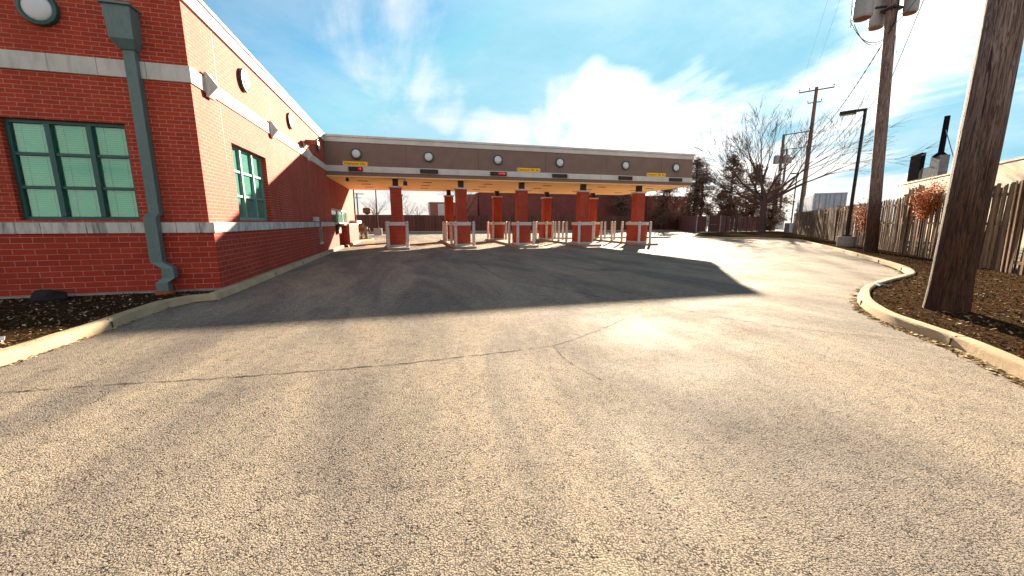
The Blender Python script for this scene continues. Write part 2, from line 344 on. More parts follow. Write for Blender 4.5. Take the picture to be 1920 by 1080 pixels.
# ---------------------------------------------------------------- mesh helpers
class MB:
    def __init__(s): s.v=[]; s.f=[]; s.t=[]
    def add(s,vs,fs,tone=0.0):
        o=len(s.v); s.v+= [tuple(v) for v in vs]
        for f in fs: s.f.append(tuple(i+o for i in f)); s.t.append(tone)
        return s
    def box(s,x0,x1,y0,y1,z0,z1,tone=0.0,xf=None):
        vs=[Vector(p) for p in ((x0,y0,z0),(x1,y0,z0),(x1,y1,z0),(x0,y1,z0),(x0,y0,z1),(x1,y0,z1),(x1,y1,z1),(x0,y1,z1))]
        if xf: vs=[xf@v for v in vs]
        return s.add(vs,[(0,3,2,1),(4,5,6,7),(0,1,5,4),(1,2,6,5),(2,3,7,6),(3,0,4,7)],tone)
    def prism(s,poly,z0,z1):
        n=len(poly); vs=[(x,y,z0) for x,y in poly]+[(x,y,z1) for x,y in poly]
        fs=[tuple(range(n-1,-1,-1)),tuple(range(n,2*n))]+[(i,(i+1)%n,n+(i+1)%n,n+i) for i in range(n)]
        return s.add(vs,fs)
    def tube(s,pts,rad,n=8,tone=0.0,cap=True,twist=0):
        pts=[Vector(p) for p in pts]
        if not hasattr(rad,'__len__'): rad=[rad]*len(pts)
        ring=[]; vs=[]; fs=[]
        up=Vector((0,0,1)); prev=None
        for i,p in enumerate(pts):
            d=(pts[min(i+1,len(pts)-1)]-pts[max(i-1,0)])
            if d.length<1e-9: d=Vector((0,0,1))
            d.normalize()
            if prev is None:
                a=up if abs(d.z)<.9 else Vector((1,0,0)); x=d.cross(a).normalized()
            else:
                x=prev-d*prev.dot(d)
                if x.length<1e-6: x=d.orthogonal()
                x.normalize()
            prev=x; y=d.cross(x)
            for k in range(n):
                a=2*math.pi*k/n+twist; vs.append(p+(x*math.cos(a)+y*math.sin(a))*rad[i])
        for i in range(len(pts)-1):
            for k in range(n):
                a=i*n+k; b=i*n+(k+1)%n; fs.append((a,b,b+n,a+n))
        if cap: fs.append(tuple(range(n-1,-1,-1))); m=(len(pts)-1)*n; fs.append(tuple(range(m,m+n)))
        return s.add(vs,fs,tone)
    def lathe(s,prof,origin=(0,0,0),axis='Z',n=24):
        o=Vector(origin); vs=[]; fs=[]
        for r,h in prof:
            for k in range(n):
                a=2*math.pi*k/n; c,sn=r*math.cos(a),r*math.sin(a)
                if axis=='Z': vs.append(o+Vector((c,sn,h)))
                elif axis=='X': vs.append(o+Vector((h,c,sn)))
                else: vs.append(o+Vector((sn,h,c)))
        for i in range(len(prof)-1):
            for k in range(n):
                a=i*n+k; b=i*n+(k+1)%n; fs.append((a,b,b+n,a+n))
        fs.append(tuple(range(n-1,-1,-1))); m=(len(prof)-1)*n; fs.append(tuple(range(m,m+n)))
        return s.add(vs,fs)
    def build(s,name,mat,parent=None,smooth=False,bevel=0.0,tone=False):
        me=bpy.data.meshes.new(name); off=Vector((0,0,0))
        if parent is not None: off=world_loc(parent)
        me.from_pydata([tuple(Vector(v)-off) for v in s.v],[],s.f); me.materials.append(M[mat] if isinstance(mat,str) else mat)
        if smooth:
            for p in me.polygons: p.use_smooth=True
        if tone:
            a=me.attributes.new('tone','FLOAT','FACE'); a.data.foreach_set('value',s.t)
        bm=bmesh.new(); bm.from_mesh(me); bmesh.ops.recalc_face_normals(bm,faces=bm.faces)
        if smooth:
            for e in bm.edges:
                if len(e.link_faces)==2 and e.calc_face_angle(0)>R(40): e.smooth=False
        bm.to_mesh(me); bm.free()
        o=bpy.data.objects.new(name,me); COL.objects.link(o)
        if bevel:
            b=o.modifiers.new('bevel','BEVEL'); b.width=bevel; b.segments=2; b.limit_method='ANGLE'
        if parent is not None: o.parent=parent
        return o
def world_loc(o):
    v=Vector((0,0,0))
    while o is not None: v=v+o.location; o=o.parent
    return v
def tag(o,label=None,cat=None,group=None,kind=None):
    if label: o['label']=label
    if cat: o['category']=cat
    if group: o['group']=group
    if kind: o['kind']=kind
    return o
def thing(name,loc,label,cat,group=None):
    o=bpy.data.objects.new(name,None); COL.objects.link(o); o.location=loc; o.empty_display_size=.2
    return tag(o,label,cat,group)
def copy_tree(o,loc=None,parent=None):
    c=o.copy(); COL.objects.link(c)
    if parent is not None: c.parent=parent
    if loc is not None: c.location=loc
    for ch in list(o.children): copy_tree(ch,None,c)
    return c
def text_mesh(name,txt,size,mat,parent,loc,rot,extrude=.002,align='CENTER'):
    cu=bpy.data.curves.new('t','FONT'); cu.body=txt; cu.size=size; cu.extrude=extrude; cu.align_x=align; cu.align_y='CENTER'; cu.resolution_u=3
    to=bpy.data.objects.new('t',cu); COL.objects.link(to)
    dg=bpy.context.evaluated_depsgraph_get(); me=bpy.data.meshes.new_from_object(to.evaluated_get(dg)); 
    bpy.data.objects.remove(to); me.name=name; me.materials.clear(); me.materials.append(M[mat])
    o=bpy.data.objects.new(name,me); COL.objects.link(o); o.parent=parent
    o.location=Vector(loc)-world_loc(parent); o.rotation_euler=rot; return o

# ---------------------------------------------------------------- ground
def sheet(name,poly,z,mat,kind='structure'):
    me=bpy.data.meshes.new(name); bm=bmesh.new(); vs=[bm.verts.new((x,y,z)) for x,y in poly]; f=bm.faces.new(vs)
    bmesh.ops.triangulate(bm,faces=[f]); bmesh.ops.recalc_face_normals(bm,faces=bm.faces)
    for q in bm.faces:
        if q.normal.z<0: q.normal_flip()
    bm.to_mesh(me); bm.free(); me.materials.append(M[mat]); o=bpy.data.objects.new(name,me); COL.objects.link(o); o['kind']=kind; return o
sheet('ground',[(-1500,-1500),(1500,-1500),(1500,1500),(-1500,1500)],-.03,'dirt')
def smooth_path(p,n=5):
    out=[]
    for i in range(len(p)-1):
        p0=Vector(p[max(i-1,0)]);p1=Vector(p[i]);p2=Vector(p[i+1]);p3=Vector(p[min(i+2,len(p)-1)])
        for k in range(n):
            t=k/n; out.append(.5*((2*p1)+(-p0+p2)*t+(2*p0-5*p1+4*p2-p3)*t*t+(-p0+3*p1-3*p2+p3)*t**3))
    out.append(Vector(p[-1])); return out
KR=[(1.6,-2.9),(3.6,-.3),(5.0,1.30),(5.75,2.14),(6.28,2.78),(6.64,3.36),(7.05,4.02),(7.75,4.72),(8.54,5.30),(9.66,5.93),(11.19,6.50),(12.7,6.95),(13.6,7.35),(14.8,8.15),(16.24,9.4),(18.22,11.32),(22.51,15.57),(26.49,19.72),(29.0,22.2),(30.4,24.2),(30.4,26.2),(28.8,28.0),(27.2,29.6),(27.0,31.0),(28.6,33.4),(33,38),(38.5,43.4)]
KRs=smooth_path(KR)
KL=[(-4.25,-6.0),(-4.2,2.0),(-4.17,5.09),(-4.10,6.3),(-4.12,7.2),(-4.12,7.95),(-3.92,8.36),(-3.60,8.52),(-3.58,9.2),(-3.58,10.4),(-3.58,15.4),(-3.58,20.8),(-3.58,24.7)]
KLs=[Vector(p) for p in KL]
FD=Vector((.7071,.7071)); FN=Vector((.7071,-.7071)); FA=Vector((17.,7.2))
def fp(t,off=0): return FA+FD*t+FN*off
lot=[(-4.5,-40)]+[(-4.5,0),(-4.5,35)]+[(-40,36),(-40,58.5),(46,58.5),(50,50),(60,51.5)]+[tuple(fp(60,.5)),tuple(fp(-30,.5)),(-3,-40)]
sheet('asphalt_lot',lot,0.0,'asphalt')
def jitter(p,a,f=1.0): 
    return a*mnoise.noise(Vector((p[0]*f,p[1]*f,.37)))
def kerb(name,path,side,w=.17,h=.13,mat='kerb',step=.12,kind='structure'):
    # resample, sweep a rounded profile; side=+1: kerb body lies to the left of travel
    P=[]
    for a,b in zip(path[:-1],path[1:]):
        n=max(1,int((b-a).length/step))
        for k in range(n): P.append(a+(b-a)*k/n)
    P.append(path[-1])
    prof=[(-.03,-.04),(-.012,.0),(.0,.02),(.012,h-.035),(.022,h-.01),(.045,h),(w*.5,h+.003),(w-.02,h),(w,h-.02),(w,-.04)]
    mb=MB(); vs=[]; fs=[]; m=len(prof)
    for i,p in enumerate(P):
        d=(P[min(i+1,len(P)-1)]-P[max(i-1,0)]).normalized(); nrm2=Vector((-d.y,d.x))*side
        for j,(o,z) in enumerate(prof):
            c=.006*mnoise.noise(Vector((p.x*3.1,p.y*3.1,j*.9)))+(.010*max(0,mnoise.noise(Vector((p.x*6+3,p.y*6,j*.2)))-.25) if j in(3,4,5) else 0)
            q=p+nrm2*(o+c); vs.append((q.x,q.y,z-(c if j in (4,5) else 0)))
    for i in range(len(P)-1):
        for j in range(m-1):
            a=i*m+j; fs.append((a,a+1,a+m+1,a+m))
    mb.add(vs,fs); o=mb.build(name,mat,smooth=True); o['kind']=kind
    return o
def kerb_joints(path,side,every,name,w=.17,h=.13):
    mb=MB(); acc=0
    for a,b in zip(path[:-1],path[1:]):
        L=(b-a).length; acc+=L
        if acc>every and b.length<36:
            acc=0; d=(b-a).normalized(); n=Vector((-d.y,d.x))*side
            xf=Matrix(((d.x,n.x,0,b.x),(d.y,n.y,0,b.y),(0,0,1,0),(0,0,0,1)))
            mb.box(-.0035,.0035,.03,w-.03,.03,h+.0045,xf=xf); mb.box(-.003,.003,-.010,.02,0.01,h-.03,xf=xf)
    o=mb.build(name,'joint'); o['kind']='structure'; return o
kerb('kerb',KRs,-1); kerb_joints(KRs,-1,2.4,'kerb_joint')
kerb('kerb',KLs,1,w=.19); kerb_joints([Vector(p) for p in ((-4.17,4.2),(-4.1,6.6),(-3.6,8.52),(-3.58,12),(-3.58,15),(-3.58,18),(-3.58,21))],1,2.0,'kerb_joint',w=.19)
# planting beds (raised soil behind the kerbs)
bedR=[(p.x-(-0),p.y) for p in KRs]
def offs(path,side,d):
    out=[]
    for i,p in enumerate(path):
        t=(path[min(i+1,len(path)-1)]-path[max(i-1,0)]).normalized(); out.append(p+Vector((-t.y,t.x))*side*d)
    return out
def bed(name,poly,z,res,amp,ztop_clip=None):
    me=bpy.data.meshes.new(name); bm=bmesh.new(); f=bm.faces.new([bm.verts.new((x,y,z)) for x,y in poly])
    bmesh.ops.triangulate(bm,faces=[f])
    for q in bm.faces:
        if q.normal.z<0: q.normal_flip()
    bm.to_mesh(me); bm.free(); me.materials.append(M['mulch']); o=bpy.data.objects.new(name,me); COL.objects.link(o); o['kind']='structure'; return o
inR=offs(KRs,-1,.13)
bed('mulch_bed',[tuple(p) for p in inR]+[tuple(fp(52,-1)),tuple(fp(46,.6)),tuple(fp(0,.6)),tuple(fp(-24,.6))],.085,1,.02)
inL=offs(KLs[:8],1,.15)
bed('mulch_bed',[tuple(p) for p in inL]+[(-3.85,9.6),(-14,9.6),(-14,-6)],.085,1,.02)

def pip(x,y,poly):
    c=False; j=len(poly)-1
    for i in range(len(poly)):
        xi,yi=poly[i]; xj,yj=poly[j]
        if (yi>y)!=(yj>y) and x<(xj-xi)*(y-yi)/(yj-yi)+xi: c=not c
        j=i
    return c
def chips(name,n,region,poly,z,size,mat,tonef=None,flat=.5):
    mb=MB(); k=0; tries=0
    while k<n and tries<n*8:
        tries+=1; x=rnd.uniform(region[0],region[1]); y=rnd.uniform(region[2],region[3])
        if rnd.random()>min(1,6.0/(max(1,math.hypot(x,y)))**1.1*1.6): continue
        if poly and not pip(x,y,poly): continue
        k+=1; s=rnd.uniform(.5,1.4)*size; a=rnd.uniform(0,6.28); w=s*rnd.uniform(.25,.6)
        zx=rnd.uniform(-1,1)*s*flat; zy=rnd.uniform(-1,1)*w*flat
        dx=Vector((math.cos(a)*s,math.sin(a)*s,zx)); dy=Vector((-math.sin(a)*w,math.cos(a)*w,zy)); c=Vector((x,y,z+abs(zx)*.5+rnd.uniform(0,.012)))
        t=tonef(x,y) if tonef else rnd.random()**1.6
        mid=Vector((0,0,rnd.uniform(-.15,.25)*s))
        mb.add([c-dx*.5-dy*.5,c-dy*.5+mid,c+dx*.5-dy*.4,c+dx*.5+dy*.5,c+dy*.5+mid,c-dx*.5+dy*.4],[(0,1,4,5),(1,2,3,4)],t)
    o=mb.build(name,mat,tone=True); o['kind']='stuff'; return o
polyR=[tuple(p) for p in offs(KRs,-1,.2)]+[tuple(fp(30,0)),tuple(fp(-24,0))]
chips('mulch_chips',26000,(4,34,-1,30),polyR,.088,.045,'chips')
polyL=[tuple(p) for p in offs(KLs[:8],1,.2)]+[(-3.9,9.2),(-12,9.2),(-12,-2)]
chips('mulch_chips',11000,(-10,-3.8,2,9.25),polyL,.088,.04,'chips')
# dry leaf litter in the gutters
def gutter(path,side,n,rng,name,spread=.05):
    mb=MB(); segs=[(a,b) for a,b in zip(path[:-1],path[1:]) if rng[0]<a.length<rng[1]]
    for _ in range(n):
        a,b=rnd.choice(segs); t=rnd.random(); p=a+(b-a)*t; d=(b-a).normalized(); nn=Vector((-d.y,d.x))*side
        if mnoise.noise(Vector((p.x*1.7,p.y*1.7,3)))<-.12: continue
        q=p-nn*(.028+abs(rnd.gauss(0,spread))); s=rnd.uniform(.008,.035); an=math.atan2(d.y,d.x)+rnd.gauss(0,.6); w=s*rnd.uniform(.15,.6)
        dx=Vector((math.cos(an)*s,math.sin(an)*s,rnd.uniform(-.3,.3)*s)); dy=Vector((-math.sin(an)*w,math.cos(an)*w,rnd.uniform(-.3,.3)*w)); c=Vector((q.x,q.y,.006+rnd.random()*.008))
        mb.add([c-dx-dy,c+dx-dy,c+dx+dy,c-dx+dy],[(0,1,2,3)],rnd.random())
    o=mb.build(name,'litter',tone=True); o['kind']='stuff'; return o
gutter(KRs,-1,5200,(4,22),'leaf_litter',.045); gutter(KLs,1,900,(4,12),'leaf_litter',.02)

# cracks in the paving
def ribbon(mb,pts,w,z=.004,wob=.05,step=.018):
    P=[Vector(p) for p in pts]; Q=[]
    for a,b in zip(P[:-1],P[1:]):
        n=max(1,int((b-a).length/step))
        for k in range(n): Q.append(a+(b-a)*k/n)
    Q.append(P[-1]); L=[];Rr=[]
    for i,p in enumerate(Q):
        d=(Q[min(i+1,len(Q)-1)]-Q[max(i-1,0)]).normalized(); n=Vector((-d.y,d.x))
        o=wob*(mnoise.noise(Vector((p.x*1.6,p.y*1.6,5)))*.45+mnoise.noise(Vector((p.x*7,p.y*7,5)))*.35+mnoise.noise(Vector((p.x*23,p.y*23,2)))*.30); ww=w*max(.15,(.7+1.1*mnoise.noise(Vector((p.x*9,p.y*9,9)))))
        c=p+n*o; L.append((*(c+n*ww/2),z)); Rr.append((*(c-n*ww/2),z))
    vs=L+Rr; n=len(Q); mb.add(vs,[(i,i+1,n+i+1,n+i) for i in range(n-1)])
mb=MB()
ribbon(mb,[(-3.95,4.30),(-3.0,4.26),(-2.32,4.19),(-1.64,4.13),(-.91,4.09),(-.12,4.07),(.76,4.12),(1.42,4.18),(1.66,4.17),(2.17,4.44),(2.65,4.73),(3.27,5.16)],.017)
ribbon(mb,[(1.66,4.17),(1.63,3.79),(1.68,3.43),(1.75,3.1)],.010)
ribbon(mb,[(4.13,6.55),(4.4,6.2),(4.53,5.5),(4.88,4.61),(5.33,3.96),(5.77,3.57),(6.35,3.05)],.018)
ribbon(mb,[(2.44,14.14),(2.42,9.87)],.03,wob=.03); ribbon(mb,[(2.42,9.87),(3.18,8.25),(3.6,7.16),(3.84,6.4),(4.3,5.89)],.02,wob=.12)
ribbon(mb,[(2.42,9.87),(4.87,9.73),(7.74,9.79),(11.46,10.21),(16,11.5),(19,12.8)],.02,wob=.12)
for k in range(7):
    ribbon(mb,[(3.4+k*.14,6.1+k*.05),(3.8+k*.12,6.35-k*.06),(4.4,6.2-k*.1)],.008,wob=.2)
ribbon(mb,[(-2.2,15.0),(1,15.2),(2.4,15.1)],.03,wob=.1); ribbon(mb,[(-1.9,10.4),(-.4,10.2)],.02,wob=.1)
ribbon(mb,[(6.9,3.2),(6.4,2.9),(6.0,2.2)],.006,wob=.1)
o=mb.build('paving_crack','crack'); o['kind']='structure'
# yellow painted marks in the lanes, faint drain cover
mb=MB()
for x,y in ((-2.2,25.8),(1.45,25.8)): mb.box(x-.28,x+.28,y-.5,y+.5,.001,.005)
o=mb.build('painted_marking','yellow_paint'); o['kind']='structure'
mb=MB(); mb.lathe([(.34,.001),(.34,.008),(.30,.010),(.29,.006),(.05,.006)],(6.3,10.9,0),n=28)
tag(mb.build('manhole_cover','steel_dark'),'round dark drain cover set in the shaded asphalt before the canopy','drain cover')
mb=MB(); mb.lathe([(.0,0),(.03,.0),(.03,.003)],(0,0,0),n=6)

# ---------------------------------------------------------------- bank building
XU,XL,XS=-3.90,-3.80,-3.765   # upper wall, lower wall, sill face (side wall, facing +X)
YU,YL,YS=9.35,9.25,9.215      # same for the front wall (facing -Y)
XW,YB=-24.0,33.2
bank=thing('bank_building',(-3.8,9.25,0),'red brick single-storey bank with pale stone bands and green windows','building')
def wall_x(mb,x,t,y0,y1,z0,z1,holes):
    # wall slab whose outer face is at x, holes = (ya,yb,za,zb)
    ys=sorted({y0,y1,*[h[0] for h in holes],*[h[1] for h in holes]})
    for a,b in zip(ys[:-1],ys[1:]):
        zs=[(z0,z1)]
        for h in holes:
            if h[0]<=a and h[1]>=b:
                nz=[]
                for q in zs:
                    if h[2]>q[0]: nz.append((q[0],min(h[2],q[1])))
                    if h[3]<q[1]: nz.append((max(h[3],q[0]),q[1]))
                zs=nz
        for q in zs: mb.box(x-t,x,a,b,q[0],q[1])
def wall_y(mb,y,t,x0,x1,z0,z1,holes):
    xs=sorted({x0,x1,*[h[0] for h in holes],*[h[1] for h in holes]})
    for a,b in zip(xs[:-1],xs[1:]):
        zs=[(z0,z1)]
        for h in holes:
            if h[0]<=a and h[1]>=b:
                nz=[]
                for q in zs:
                    if h[2]>q[0]: nz.append((q[0],min(h[2],q[1])))
                    if h[3]<q[1]: nz.append((max(h[3],q[0]),q[1]))
                zs=nz
        for q in zs: mb.box(a,b,y,y+t,q[0],q[1])
W1=(10.92,13.28,1.535,3.36)         # side window (Y range, Z range)
DW=(23.3,29.0,1.40,2.24)            # drive-up window
W2=(-6.89,-5.06,1.535,3.34)         # front window (X range)
ZP=5.93
mb=MB(); wall_x(mb,XU,.3,YU,YB,1.28,5.62,[W1,DW]); wall_y(mb,YU,.3,XW,XU-.3,1.28,5.62,[W2])
mb.box(XW,XU-.3,YB-.3,YB,1.28,5.62); mb.box(XW,XW+.3,YU+.3,YB-.3,1.28,5.62)
mb.build('upper_wall','brick_up',bank)
mb=MB(); mb.box(XW,XL,YL,YL+.45,.12,1.279); mb.box(XL-.45,XL,YL+.45,YB-.05,.12,1.279)
mb.build('lower_wall','brick_lo',bank)
mb=MB(); mb.box(XW,XL+.025,YL-.025,YL+.3,-.02,.119); mb.box(XL-.3,XL+.025,YL+.3,YB,-.02,.119); mb.build('foundation','conc',bank)
# stone sill course with joints cut between the blocks
mb=MB()
for a,b in ((-14,-11.2),(-11.2,-8.9),(-8.9,-6.89),(-6.89,-6.53),(-6.53,-5.85),(-5.85,-5.15),(-5.15,-4.42),(-4.42,XS-.25)):
    mb.box(a+.004,b-.004,YS,YU-.002 if 0 else YS+.30,1.281,1.488)
y=YS
mb.box(XS-.25,XS,YS,YS+.42,1.281,1.488)
yy=YS+.42
for L in (1.5,.78,.72,1.25,.95,1.1,1.2,1.0,1.15,1.1,1.2,1.25,1.1):
    if yy+L>23.3: L=23.3-yy
    if L<.1: break
    mb.box(XS-.25,XS,yy+.006,yy+L,1.281,1.488); yy+=L
mb.build('sill_course','stone',bank,bevel=.008)
mb=MB(); mb.box(-14,XS-.03,YS+.04,YS+.26,1.283,1.482); mb.box(XS-.24,XS-.03,YS+.26,23.28,1.283,1.482); mb.build('sill_mortar','steel_dark',bank)
# middle stone band
mb=MB()
for a,b in ((-14,-11.3),(-11.3,-8.9),(-8.9,-7.4),(-7.4,-6.03),(-6.03,-5.32),(-5.32,-4.58),(-4.58,XU+.03)): mb.box(a+.003,b-.003 if b<XU else b,YU-.035,YU+.05,4.155,4.455)
yy=YU+.05
while yy<22.54:
    L=min(1.22,22.55-yy); mb.box(XU-.05,XU+.03,yy+.004,yy+L,4.155,4.455); yy+=L
mb.build('stone_band','stone_clean',bank,bevel=.006)
mb=MB(); mb.box(XW,XU+.004,YU-.012,YU+.04,4.16,4.45); mb.box(XU-.04,XU+.006,YU+.04,22.5,4.16,4.45); mb.build('band_mortar','stone',bank)
# roof cornice, thin soldier line and coping
mb=MB(); mb.box(XW,XU+.05,YU-.05,YU+.35,5.62,5.90); mb.box(XU-.35,XU+.05,YU+.35,YB+.05,5.62,5.90); mb.build('cornice','cornice',bank)
mb=MB(); mb.box(XW,XU+.09,YU-.09,YU+.40,5.90,5.975); mb.box(XU-.40,XU+.09,YU+.40,22.51,5.90,5.975); mb.build('coping','cornice',bank,bevel=.01)
mb=MB(); mb.box(XW+.3,XU-.36,YU+.36,YB-.1,5.4,5.55); mb.build('roof','roofing',bank)
# expansion joints in the brick
for (xj,yv,za,zb) in [(XU,q,a,b) for q in (10.55,14.2,18.3) for a,b in ((1.49,4.15),(4.46,5.6))]+[(XL,12.2,.13,1.28),(XL,16.2,.13,1.28)]:
    mb=MB(); mb.box(xj-.01,xj+.0025,yv,yv+.012,za,zb); mb.build('expansion_joint','steel_dark',bank)
# front window
def window_front():
    x0,x1,z0,z1=W2; y=YU+.085
    fr=MB(); T=.065
    fr.box(x0,x1,y,y+.07,z0,z0+T); fr.box(x0,x1,y,y+.07,z1-T,z1); fr.box(x0,x0+T,y,y+.07,z0+T,z1-T); fr.box(x1-T,x1,y,y+.07,z0+T,z1-T)
    w=(x1-x0)
    for k in (1,2):
        xx=x0+w*k/3; fr.box(xx-.042,xx+.042,y-.02,y+.07,z0+T,z1-T)
        zz=z0+(z1-z0)*k/3
        for q in range(3):
            a=x0+w*q/3+(.042 if q else T); b=x0+w*(q+1)/3-(.042 if q<2 else T)
            fr.box(a,b,y+.005,y+.065,zz-.03,zz+.03)
    f=fr.build('window',M['green'],bank,bevel=.004); 
    g=MB(); g.box(x0+.03,x1-.03,y+.045,y+.049,z0+.03,z1-.03); g.build('pane','glass',f)
    bl=MB(); z=z0+.07
    while z<z1-.05:
        for q in range(3):
            a=x0+w*q/3+.03; b=x0+w*(q+1)/3-.03
            bl.add([(a,y+.095,z),(b,y+.095,z),(b,y+.118,z+.034),(a,y+.118,z+.034)],[(0,1,2,3)])
        z+=.040
    bl.box(x0+.03,x1-.03,y+.135,y+.14,z0,z1)
    bl.build('blind','blind',f)
    cd=MB()
    for q in range(3):
        for s in (.28,.74): 
            xx=x0+w*(q+s)/3; cd.box(xx-.003,xx+.003,y+.088,y+.092,z0,z1)
    cd.build('blind_cord','steel_dark',f)
window_front()
def window_side():
    y0,y1,z0,z1=W1; x=XU-.13; T=.06
    fr=MB(); fr.box(x-.07,x,y0,y1,z0,z0+T+.02); fr.box(x-.07,x,y0,y1,z1-T,z1); fr.box(x-.07,x,y0,y0+T,z0+T+.02,z1-T); fr.box(x-.07,x,y1-T,y1,z0+T+.02,z1-T)
    w=y1-y0
    for k in (1,2):
        yy=y0+w*k/3; fr.box(x-.07,x+.02,yy-.04,yy+.04,z0+T+.02,z1-T); zz=z0+(z1-z0)*k/3
        for q in range(3):
            a=y0+w*q/3+(.04 if q else T); b=y0+w*(q+1)/3-(.04 if q<2 else T)
            fr.box(x-.065,x-.005,a,b,zz-.028,zz+.028)
    f=fr.build('window',simple('green_sunlit_frame',(.12,.34,.29),(.09,.27,.24),4,.4,.0006,spec=.5),bank,bevel=.004)  # paler copy of the frame green, sunlight put into the colour
    g=MB(); g.box(x-.05,x-.046,y0+.03,y1-.03,z0+.03,z1-.03); g.build('pane','glass2',f)
    cu=MB(); yy=y0
    while yy<y1-.02:
        d=rnd.uniform(.04,.09)
        if rnd.random()<.8: cu.box(x-.14,x-.09-rnd.random()*.02,yy,yy+d,z0,z1)
        yy+=d+rnd.uniform(.004,.03)
    cu.build('curtain','curtain',f)
window_side()
mb=MB(); mb.box(-7.2,-4.8,YU+.31,YU+.33,1.3,3.6); mb.build('interior','dark_in',bank)
mb=MB(); mb.box(XU-.62,XU-.6,10.5,16.2,1.3,3.6); mb.build('interior','dark_in',bank)
mb=MB(); mb.box(XU-1.2,XU-1.18,22.8,33,1.0,2.6); mb.build('interior','dark_in',bank)
# drive-up teller window
y0,y1,z0,z1=DW; fr=MB(); x=XU-.02
fr.box(x-.08,x,y0,y1,z0,z0+.05); fr.box(x-.08,x+.02,y0-.02,y1+.02,z1-.09,z1+.01)
fr.box(x-.08,x,y0,y0+.07,z0+.05,z1-.09); fr.box(x-.08,x,y1-.07,y1,z0+.05,z1-.09)
for k in (.36,.70): yv=y0+(y1-y0)*k; fr.box(x-.05,x+.004,yv-.04,yv+.04,z0+.05,z1-.09)
f=fr.build('teller_window','white_paint',bank); g=MB(); g.box(x-.05,x-.045,y0+.03,y1-.03,z0+.03,z1-.05); g.build('pane','glass2',f); g=MB(); g.box(x-.14,x-.12,y0+(y1-y0)*.70,y1,z0,z1); g.build('roller_blind','blind',f)
# projecting teller bay
mb=MB(); mb.box(XL-.02,XL+.34,25.3,31.3,.10,1.30); mb.build('teller_bay','brick_lo',bank)
mb=MB(); mb.box(XL-.1,XL+.37,24.3,31.4,1.302,1.38); mb.build('counter_ledge','stone_clean',bank,bevel=.008)
mb=MB(); mb.box(XU-.1,XL+.40,30.2,33.25,1.385,1.60); mb.build('stone_block','stone_clean',bank,bevel=.01)
mb=MB(); mb.box(XL,XL+.16,23.6,24.5,.85,1.28); mb.box(XL+.005,XL+.24,23.7,24.4,1.28,1.36); mb.build('deal_drawer','steel_dark',bank)
# night-deposit panel, small white box with conduit, pipe cap
mb=MB(); mb.box(XL,XL+.03,19.2,19.75,.55,1.24); o=mb.build('deposit_panel','metal',bank)
mb=MB(); mb.box(XL+.03,XL+.036,19.28,19.67,.62,1.18); mb.build('panel_recess','black',o)
mb=MB(); mb.box(XL,XL+.06,19.18,19.77,.50,.55); mb.build('panel_sill','cornice',o)
t=thing('conduit_box',(XU,19.0,1.5),'small white electrical box with conduit above the stone sill','electrical box')
mb=MB(); mb.box(XU,XU+.14,18.7,19.25,1.52,1.72); mb.build('box','white_paint',t,bevel=.01)
mb=MB(); mb.tube([(XU+.08,19.22,1.53),(XU+.16,19.3,1.50),(XS+.03,19.34,1.42),(XL+.04,19.36,1.2)],.025,8); mb.build('conduit','metal',t,smooth=True)
mb=MB(); mb.lathe([(.06,0),(.06,.05),(.03,.06)],(XL,21.9,.78),'X',14); mb.build('pipe_cap','metal',bank,smooth=True)
# floodlight on the side wall
t=thing('wall_floodlight',(XU,19.3,4.8),'brown box floodlight on a bracket, side wall beside the canopy','floodlight')
mb=MB(); mb.box(XU+.10,XU+.56,17.95,18.30,4.62,4.80); mb.build('housing','rust',t,bevel=.015)
mb=MB(); mb.box(XU+.561,XU+.572,17.97,18.27,4.64,4.78); mb.build('lens','white_paint',t)
mb=MB(); mb.box(XU+.03,XU+.08,17.95,18.3,4.5,4.76); mb.tube([(XU+.06,18.12,4.66),(XU+.12,18.12,4.70)],.03,8); mb.build('bracket','white_paint',t)
# pyramid stone ornaments on the band
def ornament(y):
    mb=MB(); s=.13; h=.24; z=4.305; x0=XU+.03
    mb.box(x0,x0+.05,y-s,y+s,z-h,z+h)
    mb.add([(x0+.05,y-s,z-h),(x0+.05,y+s,z-h),(x0+.05,y+s,z+h),(x0+.05,y-s,z+h),(x0+.19,y,z)],[(0,1,4),(1,2,4),(2,3,4),(3,0,4)])
    mb.build('stone_ornament','stone_clean',bank)
for y in (10.0,14.0,18.6): ornament(y)

# round bulkhead lamps: green ring, white dome
def make_lamp(axis):
    t=thing('wall_lamp',(0,0,0),'x','wall lamp')
    s=1 if axis=='X' else -1; ax=axis
    def pr(p): return [(r,h*s) for r,h in p]
    mb=MB(); mb.lathe(pr([(.275,0),(.285,.05),(.275,.085),(.235,.095),(.215,.08),(.21,.0)]),(0,0,0),ax,36); mb.build('ring','green' if axis=='Y' else 'green',t,smooth=True)
    mb=MB(); mb.lathe(pr([(.212,.03),(.208,.08),(.19,.10),(.155,.118),(.11,.128),(.055,.134),(.005,.136)]),(0,0,0),ax,36); mb.build('dome','lens',t,smooth=True)
    return t
lampY=make_lamp('Y'); lampX=make_lamp('X')
can_x=[-2.35,1.40,5.35,9.22,13.73,17.52]
ordw=['first','second','third','fourth','fifth','sixth']
for i,x in enumerate(can_x):
    o=lampY if i==0 else copy_tree(lampY)
    o.location=(x,22.55,5.05); tag(o,f'round white lamp in dark ring on canopy fascia, {ordw[i]} from the brick building','wall lamp','round lamps on canopy and walls')
for i,(y,lb) in enumerate(((12.1,'round white lamp high on sunlit side wall, nearest the building corner'),(16.26,'round white lamp high on sunlit side wall, middle one'),(20.83,'round white lamp on side wall next to the canopy'))):
    o=lampX if i==0 else copy_tree(lampX)
    o.location=(XU,y,5.1); tag(o,lb,'wall lamp','round lamps on canopy and walls')
